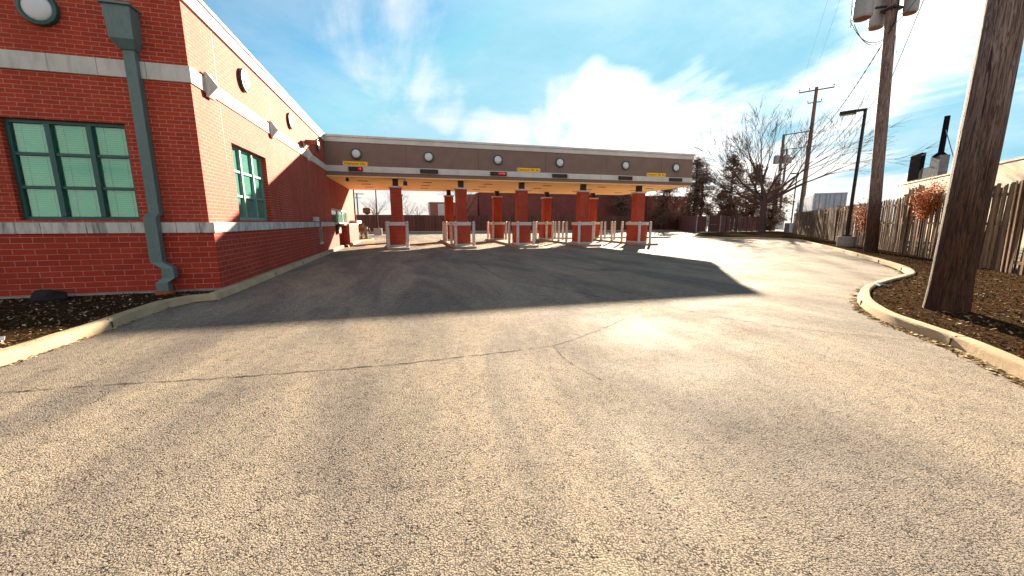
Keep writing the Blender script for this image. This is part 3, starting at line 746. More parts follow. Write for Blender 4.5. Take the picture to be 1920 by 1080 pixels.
o=copy_tree(lampY); o.location=(-6.0,YU,5.17); tag(o,'round white lamp in thick green ring on shaded front wall','wall lamp','round lamps on canopy and walls')

# downspout with conductor head
ds=thing('downspout',(-4.75,YU,.1),'grey-green square downspout with flared head on shaded brick wall','downspout')
mb=MB(); y1=YU-.002
def frustum(mb,xa,xb,ya,z,xc,xd,yc,zz): mb.add([(xa,ya,z),(xb,ya,z),(xb,y1,z),(xa,y1,z),(xc,yc,zz),(xd,yc,zz),(xd,y1,zz),(xc,y1,zz)],[(0,3,2,1),(4,5,6,7),(0,1,5,4),(1,2,6,5),(2,3,7,6),(3,0,4,7)])
frustum(mb,-4.86,-4.64,y1-.17,4.60,-4.94,-4.58,y1-.27,4.74); frustum(mb,-4.94,-4.58,y1-.27,4.741,-4.965,-4.56,y1-.29,5.28)
mb.box(-5.0,-4.53,y1-.33,y1,5.281,5.32); mb.build('conductor_head','green_pale',ds,bevel=.006)
mb=MB(); mb.box(-4.84,-4.66,y1-.14,y1,1.64,4.62); mb.build('pipe','green_pale',ds,bevel=.006)
mb=MB()
def seg(a,b,w=.20,d=.14): # slanted box segments (x,y,z) centre front
    mb.add([(a[0]-w/2,a[1]-d/2,a[2]),(a[0]+w/2,a[1]-d/2,a[2]),(a[0]+w/2,a[1]+d/2,a[2]),(a[0]-w/2,a[1]+d/2,a[2]),(b[0]-w/2,b[1]-d/2,b[2]),(b[0]+w/2,b[1]-d/2,b[2]),(b[0]+w/2,b[1]+d/2,b[2]),(b[0]-w/2,b[1]+d/2,b[2])],[(0,3,2,1),(4,5,6,7),(0,1,5,4),(1,2,6,5),(2,3,7,6),(3,0,4,7)])
yd=YS-.08
chain=[(-4.75,YU-.12,1.66),(-4.76,yd,1.58),(-4.76,yd,.72),(-4.585,yd-.03,.60),(-4.585,yd-.03,.40),(-4.70,yd-.06,.31),(-4.69,yd-.06,.135)]
ch2=[(chain[i],chain[i+1]) for i in range(len(chain)-1)]
n=len(chain); vs=[]; w=.205;d=.15
for (x,y,z) in chain: vs+=[(x-w/2,y-d/2,z),(x+w/2,y-d/2,z),(x+w/2,y+d/2,z),(x-w/2,y+d/2,z)]
fs=[(0,1,2,3),tuple(range(4*n-4,4*n))[::-1]]
for i in range(n-1):
    for k in range(4): fs.append((4*i+k,4*i+(k+1)%4,4*i+4+(k+1)%4,4*i+4+k))
mb.add(vs,fs); mb.build('lower_pipe','green_pale',ds,bevel=.005)
mb=MB(); mb.lathe([(.155,.06),(.16,.10),(.155,.135),(.13,.137),(.125,.08)],(-4.69,yd-.06,0),'Z',24); mb.build('drain_boot','terracotta',ds,smooth=True)

# ---------------------------------------------------------------- canopy
CY,CX,CB=22.55,18.88,31.4
can=thing('drive_through_canopy',(7.5,27,0),'long flat drive-through canopy with taupe fascia on brick columns','canopy')
x0=XU+.002
mb=MB(); mb.box(x0,CX-.04,CY,CY+.25,4.43,5.62); mb.box(CX-.29,CX-.04,CY+.25,CB-.25,4.43,5.62); mb.box(x0,CX-.04,CB-.25,CB,4.43,5.62)
mb.box(x0,CX-.03,CY+.01,CY+.25,3.93,4.12); mb.box(CX-.28,CX-.03,CY+.25,CB-.25,3.93,4.12); mb.box(x0,CX-.03,CB-.25,CB-.01,3.93,4.12)
mb.build('fascia','stucco',can)
mb=MB(); mb.box(x0,CX,CY-.035,CY+.25,4.121,4.429); mb.box(CX-.28,CX,CY+.25,CB-.25,4.121,4.429); mb.box(x0,CX,CB-.25,CB+.03,4.121,4.429); mb.build('lower_band','cornice',can)
mb=MB(); mb.box(x0,CX+.02,CY-.04,CY+.3,5.621,5.86); mb.box(CX-.28,CX+.02,CY+.3,CB-.25,5.621,5.86); mb.box(x0,CX+.02,CB-.25,CB+.04,5.621,5.86)
mb.box(x0,CX+.07,CY-.09,CY+.3,5.862,5.97); mb.box(CX-.28,CX+.07,CY+.3,CB+.09,5.862,5.97); mb.build('cornice','cornice',can,bevel=.01)
mb=MB(); mb.box(x0,CX-.05,CY+.02,CB-.02,3.87,3.929); mb.build('soffit','soffit',can)
mb=MB(); mb.box(x0,CX-.3,CY+.3,CB-.25,5.3,5.4); mb.build('roof','roofing',can)
for xv in (.2,4.2,8.3,12.4,16.4): mb=MB(); mb.box(xv,xv+.012,CY-.003,CY+.01,4.44,5.61); mb.build('fascia_joint','steel_dark',can)
for xv in (-1.6,.7,3.0,5.2,7.5,9.8,12.0,14.2,16.5): mb=MB(); mb.box(xv,xv+.008,CY-.0375,CY,4.13,4.42); mb.build('fascia_joint','steel_dark',can)
for xl in (-2.3,1.4,5.2,9.2,13.2,17.0):
    for yv in (24.6,26.6,28.8):
        mb=MB(); mb.box(xl-.28,xl+.28,yv-.13,yv+.13,3.855,3.8695); mb.build('soffit_light','steel_dark',can)
colx=[-.45,3.25,7.0,11.15,15.25]
bandz=(1.29,1.49)
def column(x,y,copyfrom=None):
    if copyfrom:
        c=copy_tree(copyfrom,(x-7.5,y-27,0),can); return c
    c=bpy.data.objects.new('column',None)
    mb=MB(); mb.box(-.31,.31,-.31,.31,1.491,3.38); 
    me=mb.build('column','brick_col'); me.parent=can; me.location=(x-7.5,y-27,0)
    def sub(name,mat,boxes,bev=0):
        q=MB()
        for b in boxes: q.box(*b)
        o=q.build(name,mat,bevel=bev); o.parent=me
    sub('pedestal','brick_col',[(-.43,.43,-.60,.60,.22,1.289)]); sub('pedestal_base','stone_clean',[(-.45,.45,-.62,.62,.1305,.2195)])
    sub('pedestal_band','stone_clean',[(-.47,.47,-.64,.64,1.29,1.49)],.01); sub('capital','stone_clean',[(-.37,.37,-.37,.37,3.381,3.47)],.01)
    sub('neck','steel_dark',[(-.15,.15,-.15,.15,3.471,3.869),(-.2,.2,-.2,.2,3.471,3.50)])
    return me
c0=None
for x in colx:
    for y in (23.2,29.9):
        c=column(x,y,c0)
        if c0 is None: c0=c
        c.location=(x-7.5,y-27,0)
# lane islands
for i,x in enumerate(colx):
    P=[(x-.62,21.5+.12),(x-.50,21.5),(x+.50,21.5),(x+.62,21.62),(x+.62,31.6),(x+.5,31.72),(x-.5,31.72),(x-.62,31.6)]
    mb=MB(); mb.prism(P,-.02,.13); o=mb.build('lane_island','kerb_grey',bevel=.02); tag(o,kind='structure')
mb=MB(); mb.prism([(13,31.9),(24.0,31.2),(24.6,31.6),(24.4,32.3),(13,33)],-.02,.13); o=mb.build('lane_island','kerb_grey',bevel=.02); tag(o,kind='structure')
# bollards
bol=thing('bollard',(0,0,0),'x','bollard')
mb=MB(); mb.lathe([(.085,.0),(.085,1.34),(.082,1.36),(.06,1.395),(.03,1.41),(.0,1.413)],(0,0,0),'Z',16); mb.build('post','white_paint',bol,smooth=True)
mb=MB(); mb.lathe([(.0865,1.27),(.0865,1.285)],(0,0,0),'Z',16); mb.lathe([(.0865,1.10),(.0865,1.115)],(0,0,0),'Z',16); mb.build('tape_band','red_tape',bol)
BP={0:([21.95,24.2],[21.95,24.2]),1:([21.95,24.2,27.4,29.2],[22.0,24.2,29.2]),2:([22.2,24.2,29.0,30.9],[22.3,24.2,29.1,30.6]),
    3:([22.5,24.5,25.9,27.1,28.4,30.9],[22.8,24.4,27.6,29.2]),4:([22.1,24.2,25.6,27.2,28.4,30.9],[22.4,24.9,27.0,28.5,30.8])}
first=True
for i,(Ls,Rs) in BP.items():
    for side,ys in (('left',Ls),('right',Rs)):
        for k,y in enumerate(ys):
            o=bol if first else copy_tree(bol); first=False
            dx=.52
            o.location=(colx[i]+(-dx if side=='left' else dx),y,.13)
            tag(o,f'white bollard, {ordw[k]} from front along {side} edge of {ordw[i]} island from building','bollard','white bollards on the lane islands')
# signs on the fascia
def clearance(x,txt,w,label):
    t=thing('clearance_sign',(x,CY,4.54),label,'sign','yellow clearance signs'); mb=MB(); mb.box(x-w/2,x+w/2,CY-.05,CY-.037,4.435,4.655); mb.build('plate','yellow',t)
    mb=MB(); mb.box(x-w/2-.06,x+w/2+.06,CY-.036,CY-.001,4.455,4.635); mb.build('backing','metal',t)
    o=text_mesh('lettering',txt,.165 if w<1.2 else .175,'ink',t,(x,CY-.053,4.545),(R(90),0,0))
    return t
clearance(-2.42,'Clearance 10in.',1.20,'yellow clearance sign on the fascia nearest the brick building')
clearance(7.24,'Clearance 10ft. 8in.',1.40,'yellow clearance sign near the middle of the canopy')
clearance(16.03,'Clearance 10ft. 8in.',1.40,'yellow clearance sign near the far right end of the canopy')
ledl=['black lane display with a short red code under first clearance sign','dark lane display, unlit, second from the brick building','dark lane display showing red CLOSED letters',
 'dark lane display, unlit, fourth from the brick building','dark lane display, unlit, fifth from the brick building','dark lane display, unlit, at the far right end of the canopy']
for i,x in enumerate((-2.42,1.40,5.37,9.22,13.74,17.53)):
    t=thing('lane_display',(x,CY,4.27),ledl[i],'lane display','lane status displays'); w=.70 if i==0 else .98
    mb=MB(); mb.box(x-w/2,x+w/2,CY-.13,CY-.036,4.16,4.375); mb.build('housing','black' if i==0 else 'steel_dark',t,bevel=.008)
    if i==0: text_mesh('led_text','13',.15,'led',t,(x+.21,CY-.132,4.27),(R(90),0,0))
    if i==2: text_mesh('led_text','CLOSED',.115,'led',t,(x+.20,CY-.132,4.28),(R(90),0,0))
# security cameras
t=thing('security_camera',(-2.95,23.1,3.87),'small dark dome camera under the soffit near the brick wall','security camera')
mb=MB(); mb.lathe([(.05,0),(.05,-.06),(.09,-.08),(.09,-.12),(.07,-.17),(.03,-.20)],(-2.95,23.1,3.869),'Z',16); mb.build('dome','steel_dark',t,smooth=True)
t=thing('security_camera',(.05,23.2,3.6),'dark box camera beside the top of the first brick column','security camera')
mb=MB(); mb.box(-.02,.2,22.9,23.1,3.52,3.74); mb.build('body','black',t); mb=MB(); mb.box(.05,.1,22.97,23.03,3.74,3.869); mb.build('hanger','black',t)
# planter corner and shrub behind the teller bay
kerb('kerb',[Vector(p) for p in ((-3.36,24.8),(-3.36,31.6),(-2.6,33.6),(-2.7,35.2),(-4.5,36.2))],1,w=.18)
t=thing('concrete_post',(-3.25,34.0,.1),'short pale concrete post beside the shrub at building end','post')
mb=MB(); mb.lathe([(.14,0),(.14,.95),(.10,1.0)],(-3.2,34.3,.1),'Z',16); mb.build('shaft','conc',t,smooth=True)
def leafclump(mb,c,r,n,s,flat=1.0,dens=None):
    for _ in range(n):
        v=Vector((rnd.gauss(0,1),rnd.gauss(0,1),rnd.gauss(0,1))).normalized()*r*rnd.random()**.45; v.z*=flat
        p=Vector(c)+v; a=Vector((rnd.gauss(0,1),rnd.gauss(0,1),rnd.gauss(0,1))).normalized(); b=a.orthogonal().normalized()
        k=s*rnd.uniform(.5,1.3); mb.add([p-a*k-b*k*.35,p+a*k-b*k*.25,p+a*k*1.1+b*k*.3,p-a*k*.9+b*k*.35],[(0,1,2,3)],rnd.random())
t=thing('shrub',(-3.75,34.2,.1),'small yellow-green shrub in the corner bed at building end','shrub')
mb=MB()
for k in range(9): leafclump(mb,(-3.55+rnd.gauss(0,.22),33.9+rnd.gauss(0,.3),.5+rnd.random()*.75),.32,130,.05)
mb.build('foliage','leaf_green',t); mb=MB()
for k in range(8): mb.tube([(-3.6,34,.05),(-3.55+rnd.gauss(0,.2),33.95+rnd.gauss(0,.25),1.0)],[.018,.006],5)
mb.build('stem','twig',t)

# ---------------------------------------------------------------- fences
def fence(name,label,A,B,h,boardw,gap,mat,rough=1.0,bay=2.4,z0=.08,double=True,grp='wooden fences round the lot',lean=.02):
    A=Vector(A);B=Vector(B);L=(B-A).length;d=(B-A)/L;nr=Vector((d.y,-d.x))
    t=thing(name,(A.x,A.y,0),label,'fence',grp)
    nb=max(1,round(L/bay)); bl=L/nb; cnt=0
    def xf(s,o,ang=0,lx=0): 
        p=A+d*s+nr*o
        m=Matrix(((d.x,nr.x,0,p.x),(d.y,nr.y,0,p.y),(0,0,1,0),(0,0,0,1)))
        return m@Matrix.Rotation(ang,4,'Y')@Matrix.Rotation(lx,4,'X')
    for b in range(nb):
        mb=MB(); s=b*bl
        while s<(b+1)*bl-.02:
            bw=boardw*rnd.uniform(.82,1.1); hh=h+rnd.gauss(0,.03)*rough-(rnd.random()<.04)*.12*rough
            cnt+=1; far=(cnt%2==1) and double
            off=-.055 if not far else .055
            an=rnd.gauss(0,.012)*rough; lx=rnd.gauss(0,lean)*rough
            if rnd.random()>.012*rough:
                cut=bw*.0
                m=xf(s+bw/2,off,an,lx); q=.009
                prof=[(-bw/2,0),(bw/2,0),(bw/2,hh-.02-rnd.random()*.02*rough),(bw*.2,hh),(-bw*.3,hh-.004),(-bw/2,hh-.03)]
                w2=rnd.uniform(-.012,.012)*rough
                vs=[m@Vector((x,-q+(w2 if x>0 else -w2),z+z0)) for x,z in prof]+[m@Vector((x,q+(w2 if x>0 else -w2),z+z0)) for x,z in prof]
                n=len(prof); fs=[tuple(range(n))[::-1],tuple(range(n,2*n))]+[(i,(i+1)%n,n+(i+1)%n,n+i) for i in range(n)]
                mb.add(vs,fs,min(1,max(0,rnd.gauss(.45,.32))))
            s+=(bw*.70 if double else bw)+gap*rnd.uniform(.0,1.3)
        mb.build('board_panel',mat,t,tone=True)
        for zr in (.35,h*.55,h-.3):
            mb=MB(); mb.box(0,bl-.005,-.043,.043,zr,zr+.085,.5,xf=xf(b*bl,0)); mb.build('rail',mat,t,tone=True)
        mb=MB(); mb.box(-.045,.045,-.04,.04,-.05,h-.02,.6,xf=xf(b*bl,.10)); mb.build('post',mat,t,tone=True)
    return t
fence('wooden_fence','tall weathered grey-brown picket fence along the right side',fp(-9),fp(44),2.55,.135,.025,'board',1.0,2.4,.06)
fence('wooden_fence','dark brown board fence behind the canopy lanes',(-26,60),(48,60),2.42,.22,.03,'board_red',.5,4.6,.05)
fence('wooden_fence','short dark red fence behind the bare tree',(45.3,46.4),(60.5,51.6),2.3,.2,.03,'board_red',.5,3.0,.05)
# low kerb strip under the back fence
mb=MB(); mb.box(-26,46,58.3,58.55,-.02,.14); o=mb.build('kerb','kerb'); o['kind']='structure'
mb=MB(); mb.box(-26,46,58.55,60.6,-.02,.10); o=mb.build('verge','dirt'); o['kind']='structure'
# gated enclosure
A=Vector((39.3,45.3));B=Vector((42.9,44.9)) 
t=thing('enclosure_gate',(39.3,45.3,0),'dark double gate with pale steel posts beside the trees','gate')
d=(B-A).normalized()
for k,s in enumerate((0,.42,.5,1.0)):
    p=A+(B-A)*s; mb=MB(); mb.tube([(p.x,p.y,0),(p.x,p.y,2.38)],.075,8); mb.build('post','metal',t)
mb=MB(); q=A+(B-A)*.02; r=A+(B-A)*.40; 
for (a,b) in ((.02,.40),(.52,.98)):
    pa=A+(B-A)*a;pb=A+(B-A)*b; n=14
    for i in range(n):
        u=pa+(pb-pa)*(i/n); v=pa+(pb-pa)*((i+.86)/n); mb.add([(u.x,u.y+.02,.12),(v.x,v.y+.02,.12),(v.x,v.y+.02,2.3),(u.x,u.y+.02,2.3),(u.x,u.y+.05,.12),(v.x,v.y+.05,.12),(v.x,v.y+.05,2.3),(u.x,u.y+.05,2.3)],[(0,1,2,3),(7,6,5,4),(0,4,5,1),(3,2,6,7),(0,3,7,4),(1,5,6,2)],.8)
mb.build('gate_leaf','board_red',t,tone=True)
mb=MB(); pa=A+(B-A)*.55; pb=A+(B-A)*.85; mb.tube([(pa.x,pa.y-.06,1.15),(pb.x,pb.y-.06,1.15)],.03,6); mb.build('latch_bar','metal',t)
t=thing('enclosure_wall',(43,44.9,0),'plain dark red wall between the gate and short fence','wall')
mb=MB(); mb.add([(42.98,44.9,0),(45.25,46.35,0),(45.15,46.55,0),(42.85,45.1,0),(42.98,44.9,2.4),(45.25,46.35,2.4),(45.15,46.55,2.4),(42.85,45.1,2.4)],[(0,3,2,1),(4,5,6,7),(0,1,5,4),(1,2,6,5),(2,3,7,6),(3,0,4,7)]); mb.build('wall','brick_far',t)
mb=MB(); mb.add([(39.2,45.4,0),(39.3,45.35,0),(47.9,59.9,0),(47.8,60,0),(39.2,45.4,2.4),(39.3,45.35,2.4),(47.9,59.9,2.4),(47.8,60,2.4)],[(0,3,2,1),(4,5,6,7),(0,1,5,4),(1,2,6,5),(2,3,7,6),(3,0,4,7)]); mb.build('side_wall','brick_far',t)

# ---------------------------------------------------------------- far buildings
t=thing('brick_hall',(30,66,0),'long dark red brick building behind the board fence','building')
mb=MB(); mb.box(12.4,55.5,66,90,0,6.30); mb.build('wall','brick_far',t)
mb=MB(); mb.box(12.3,55.6,65.9,90.1,6.301,6.48); mb.build('coping','rust',t)
for x in (13,19.5,26,32.5,39,45.5,52):
    mb=MB(); mb.box(x-.25,x+.25,65.88,65.999,0,6.29); mb.build('pilaster','brick_far',t)
mb=MB(); mb.box(10.6,12.3,67,84,0,6.2); mb.build('side_wing','brick_far2',t)
t=thing('plant_room',(5,62.5,0),'small boxy brick plant room with pale panels above fence','building')
mb=MB(); mb.box(3.9,8.2,63,67,0,4.5); mb.box(8.2,9.6,63.5,67,0,3.9); mb.build('wall','brick_far2',t)
mb=MB(); mb.box(5.1,7.2,62.93,62.999,2.3,4.35); mb.build('panel','cornice',t); mb=MB(); mb.box(3.83,3.899,63.3,66.5,2.2,4.4); mb.build('louvre','stone_clean',t)
mb=MB(); mb.box(3.8,8.3,62.85,67.1,4.501,4.62); mb.build('coping','cornice',t)
t=thing('warehouse',(-2,125,0),'low pale warehouse on the horizon beyond the back fence','building')
mb=MB(); mb.box(-14,28,122,140,0,3.3); mb.build('wall','cream',t); mb=MB(); mb.box(-14.2,28.2,121.8,140,3.301,3.6); mb.build('roof','roofing',t)
mb=MB(); mb.box(5.5,13,121.9,121.99,2.2,2.9); mb.build('window','glass2',t)
# cream building behind the right fence
def along(mb,t0,t1,o0,o1,z0,z1):
    vs=[]
    for z in (z0,z1):
        for (a,b) in ((t0,o0),(t1,o0),(t1,o1),(t0,o1)): p=fp(a,b); vs.append((p.x,p.y,z))
    mb.add(vs,[(0,3,2,1),(4,5,6,7),(0,1,5,4),(1,2,6,5),(2,3,7,6),(3,0,4,7)])
c=fp(20,8); t=thing('cream_building',(c.x,c.y,0),'long cream-walled building behind the picket fence','building')
mb=MB(); along(mb,-30,37.8,8,24,0,5.25); mb.build('wall','cream',t)
mb=MB(); along(mb,-30,37.9,7.95,24.1,5.251,5.36); mb.build('coping','cream',t)
mb=MB(); along(mb,34.6,37.9,8.05,9,5.361,6.3); mb.build('roof_hump','cream',t)
mb=MB(); along(mb,34.3,36.9,8.0,8.04,5.5,7.9); along(mb,34.3,36.9,8.041,8.3,6.31,7.88); mb.build('vent_housing','matte_black',t)
mb=MB(); along(mb,32.3,34.2,8.1,8.6,5.362,6.4); mb.build('duct','dull_metal',t)
mb=MB(); along(mb,30.3,32.2,8.02,8.6,5.362,7.1); ch=mb.build('chimney_base','dull_metal',t)
p=fp(31.25,8.3); mb=MB(); mb.lathe([(.55,7.08),(.19,7.45),(.18,10.4),(.15,10.4)],(p.x,p.y,0),'Z',12); mb.build('stack','matte_black',ch,smooth=True)
q=fp(27.6,8.3); mb=MB(); mb.tube([(p.x,p.y,9.4),(q.x,q.y,5.4)],.035,5); mb.build('guy_wire','metal',ch)
mb=MB(); along(mb,33.2,34.6,7.85,7.949,4.55,4.95); along(mb,35.4,37.4,7.85,7.949,4.2,4.7); mb.build('wall_fixture','stone_clean',t)
mb=MB(); p=fp(34.2,7.8); mb.tube([(p.x,p.y,2.4),(p.x,p.y,4.6)],.07,6); mb.tube([(p.x-.3,p.y-.3,2.4),(p.x-.3,p.y-.3,4.2)],.04,6); mb.build('wall_conduit','metal',t)

# shipping container on a chassis behind the fence
az=R(53.05); RR=53.0; c0p=Vector((math.sin(az),math.cos(az)))*RR; c1p=c0p+Vector((.7071,-.7071))*2.75
ex=(c1p-c0p); W=ex.length; ex.normalize(); ey=Vector((-ex.y,ex.x)); 
if ey.dot(c0p)<0: ey=-ey
CM=Matrix(((ex.x,ey.x,0,c0p.x),(ex.y,ey.y,0,c0p.y),(0,0,1,1.35),(0,0,0,1)))
t=thing('shipping_container',(c0p.x,c0p.y,0),'blue-grey shipping container showing its closed end doors above the fence','container'); HC=2.62*1.0
zt=4.52-1.35
mb=MB(); mb.box(.02,W-.02,.02,11.9,0,zt-.02,xf=CM)
for k in range(44): mb.box(-.01,.02,.3+k*.265,.42+k*.265,.15,zt-.12,xf=CM)
mb.build('body','container',t)
mb=MB(); 
for a,b in ((0,.12),(W-.12,W)): mb.box(a,b,-.06,.02,0,zt,xf=CM)
mb.box(0,W,-.06,.02,zt-.13,zt,xf=CM); mb.box(0,W,-.06,.02,0,.14,xf=CM); mb.build('end_frame','container',t)
for a,b in ((.14,W/2-.02),(W/2+.02,W-.14)):
    mb=MB(); mb.box(a,b,-.04,.019,.16,zt-.15,xf=CM)
    for z in (.45,.9,1.4): mb.box(a+.06,b-.06,-.055,-.04,z,z+.06,xf=CM)
    dr=mb.build('door','container',t)
    mb=MB()
    for s in (.3,.75): x=a+(b-a)*s; mb.tube([CM@Vector((x,-.09,.1)),CM@Vector((x,-.09,zt-.1))],.028,6)
    mb.build('locking_bar','tank',dr)
    mb=MB()
    if a<1: mb.box(a+.1,a+.62,-.062,-.0405,1.6,2.25,xf=CM)
    else: mb.box(b-.5,b-.08,-.062,-.0405,2.5,2.56,xf=CM)
    mb.build('decal','white_paint',dr)
    if a>1:
        rz=math.atan2(ex.y,ex.x); o=text_mesh('decal_number','863',.24,'ink',dr,CM@Vector((b-.38,-.065,1.75)),(R(90),0,rz))
mb=MB()
for yv in (.4,8.5,9.8):
    for xx in (.25,W-.25): mb.lathe([(.48,-.15),(.5,0),(.48,.15)],CM@Vector((xx,yv,-.85)),'X',14)
mb.box(.4,W-.4,0,11.8,-.35,-.01,xf=CM); mb.build('chassis','black',t)
# green bin-like shape and white sheds seen far through the trees
t=thing('shed',(62,70,0),'small white gabled shed far behind the trees','shed')
def shed(t,cx,cy,w,d,h,mat):
    mb=MB(); mb.box(cx-w/2,cx+w/2,cy-d/2,cy+d/2,0,h); mb.build('wall',mat,t)
    mb=MB(); mb.add([(cx-w/2-.2,cy-d/2-.2,h),(cx+w/2+.2,cy-d/2-.2,h),(cx+w/2+.2,cy+d/2+.2,h),(cx-w/2-.2,cy+d/2+.2,h),(cx,cy-d/2-.2,h+1.1),(cx,cy+d/2+.2,h+1.1)],[(0,3,2,1),(0,1,4),(2,3,5),(1,2,5,4),(3,0,4,5)]); mb.build('roof','roofing',t)
shed(t,72,72,4,5,2.9,'white_paint')
t=thing('shed',(78,67,0),'second pale shed beside the end of the picket fence','shed'); shed(t,80,70,4,5,3.2,'white_paint')

# ---------------------------------------------------------------- poles
def lathe_pole(mb,x,y,z0,z1,r0,r1,dx=0,dy=0,n=28,rings=26,wob=.012):
    vs=[];fs=[]
    for i in range(rings):
        s=i/(rings-1); z=z0+(z1-z0)*s; r=r0+(r1-r0)*s; r*= 1+.10*max(0,1-(z-z0)/.5)
        for k in range(n):
            a=2*math.pi*k/n; rr=r*(1+wob*3*mnoise.noise(Vector((math.cos(a)*1.5,math.sin(a)*1.5,z*.5+x)))+wob*mnoise.noise(Vector((math.cos(a)*6,math.sin(a)*6,z*.7))))
            vs.append((x+dx*(z-z0)+rr*math.cos(a),y+dy*(z-z0)+rr*math.sin(a),z))
    for i in range(rings-1):
        for k in range(n): a=i*n+k;b=i*n+(k+1)%n; fs.append((a,b,b+n,a+n))
    fs.append(tuple(range((rings-1)*n,rings*n))); mb.add(vs,fs)
def insul(mb,p,h=.16): mb.lathe([(.02,0),(.02,h*.4),(.06,h*.45),(.05,h*.7),(.06,h*.75),(.03,h)],p,'Z',8)
# pole 1 (foreground right)
P1=(8.46,3.98)
t=thing('utility_pole',(P1[0],P1[1],.05),'thick weathered wooden pole in the mulch, nearest and rightmost','utility pole','wooden utility poles')
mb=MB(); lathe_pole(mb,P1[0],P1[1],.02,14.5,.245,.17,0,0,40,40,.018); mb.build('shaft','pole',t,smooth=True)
mb=MB(); mb.box(P1[0]-1.2,P1[0]+1.2,P1[1]-.06,P1[1]+.06,13.9,14.05); mb.build('crossarm','pole_far',t)
# pole 2 with transformers
P2=Vector((21.62,13.20)); LX,LY=-.034,.042
def p2(z): return Vector((P2.x+LX*z,P2.y+LY*z,z))
t=thing('utility_pole',(P2.x,P2.y,.05),'wooden pole carrying three grey transformers, second from the right','utility pole','wooden utility poles')
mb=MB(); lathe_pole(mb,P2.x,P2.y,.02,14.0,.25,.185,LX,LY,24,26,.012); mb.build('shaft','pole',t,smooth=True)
def transformer(cx,cy,z0,r,h):
    mb=MB(); mb.lathe([(r*.86,z0-.03),(r*.9,z0),(r,z0+.02),(r,z0+h),(r*1.04,z0+h+.02),(r*.9,z0+h+.1)],(cx,cy,0),'Z',24); o=mb.build('transformer','tank',t,smooth=True)
    mb=MB(); mb.lathe([(r*.85,z0-.045),(r*.85,z0-.031)],(cx,cy,0),'Z',24); mb.build('tank_bottom','rust',o)
    mb=MB(); insul(mb,(cx,cy,z0+h+.1),.35); mb.build('bushing','steel_dark',o); return o
tt=p2(10.6)
transformer(20.42,14.25,10.62,.36,1.35); transformer(21.35,14.25,10.35,.30,1.3); transformer(21.75,13.25,10.55,.27,1.3)
mb=MB(); mb.tube([(20.75,14.0,10.95),p2(10.95)],.05,6); mb.tube([(20.75,14.0,11.5),p2(11.5)],.05,6); mb.box(tt.x-.28,tt.x+.28,tt.y-.28,tt.y+.28,10.75,10.83); mb.build('bracket','steel_dark',t)
def arc(a,b,sag,n=14): 
    a=Vector(a);b=Vector(b); return [a+(b-a)*(i/n)-Vector((0,0,sag*4*(i/n)*(1-i/n))) for i in range(n+1)]
mb=MB(); k=p2(9.75)
for (a,b,s,r) in (((20.15,14.5,12.5),(20.1,14.5,10.5),0,.012),((20.12,14.5,10.5),k,.55,.016),((20.2,14.4,10.4),k,.62,.014),((20.05,14.6,12.4),(20.15,14.5,10.3),0,.01),((20.9,13.4,9.9),(21.9,12.4,12.5),.4,.012),((21.2,13.3,9.6),(21.4,13.2,8.9),.3,.008)):
    mb.tube(arc(a,b,s),r,5)
c=p2(10.9); mb.tube([p2(12.5)+Vector((.05,-.25,0)),c+Vector((-.05,-.28,0)),p2(10.2)+Vector((-.12,-.26,0)),k+Vector((-.22,-.1,0))],.03,6)
mb.build('service_wire','black',t)
# pole 3
P3=Vector((47.9,37.4))
t=thing('utility_pole',(P3.x,P3.y,.05),'slim wooden pole with double crossarms behind the lamp post','utility pole','wooden utility poles')
mb=MB(); lathe_pole(mb,P3.x,P3.y,.02,17.3,.30,.17,0,0,14,14,.01); mb.build('shaft','pole_far',t,smooth=True)
mb=MB(); a=Vector((46.85,38.70,16.95));b=Vector((48.95,36.1,17.0)); mb.tube([a,b],.075,6); mb.build('crossarm','pole_far',t)
mb=MB(); mb.tube([(47.5,37.95,15.6),(48.3,36.95,15.6)],.06,6); mb.build('crossarm','pole_far',t)
mb=MB()
for s in (0.02,.3,.98): p=a+(b-a)*s; mb=MB(); insul(mb,(p.x,p.y,p.z+.06),.32); mb.build('insulator','steel_dark',t)
for q in ((47.5,37.95),(48.3,36.95)): mb=MB(); insul(mb,(q[0],q[1],15.65),.25); mb.build('insulator','steel_dark',t)
# pole 4 and 5 (distant, with transformers and one-sided arms)
def far_pole(x,y,ztop,arm,zt,label,seed):
    t=thing('utility_pole',(x,y,0),label,'utility pole','wooden utility poles')
    mb=MB(); lathe_pole(mb,x,y,0,ztop,.28,.2,0,0,10,8,.01); mb.build('shaft','pole_far',t,smooth=True)
    mb=MB(); mb.tube([(x,y,ztop-.1),(x+arm[0],y+arm[1],ztop+.1)],.08,5); mb.tube([(x,y,ztop-2.1),(x+arm[0]*.45,y+arm[1]*.45,ztop-.05)],.05,5); mb.build('crossarm','pole_far',t)
    for s in (.4,.65,.98): mb=MB(); insul(mb,(x+arm[0]*s,y+arm[1]*s,ztop+.05),.35); mb.build('insulator','steel_dark',t)
    for k in (-1,1):
        mb=MB(); mb.lathe([(.42,0),(.45,.05),(.45,1.25),(.3,1.35)],(x+k*.42,y-k*.5,zt),'Z',12); mb.build('transformer','tank',t,smooth=True)
    return t
far_pole(60.82,51.97,15.7,(2.2,-2.7),11.1,'distant wooden pole with transformers and one long side arm',4)
far_pole(81.5,68.5,17.3,(3.2,-3.9),14.2,'more distant pole with a single can transformer behind the bare tree',5)
t=thing('utility_pole',(-11.9,109.4,0),'far utility pole with crossarm seen under the canopy left edge','utility pole','wooden utility poles')
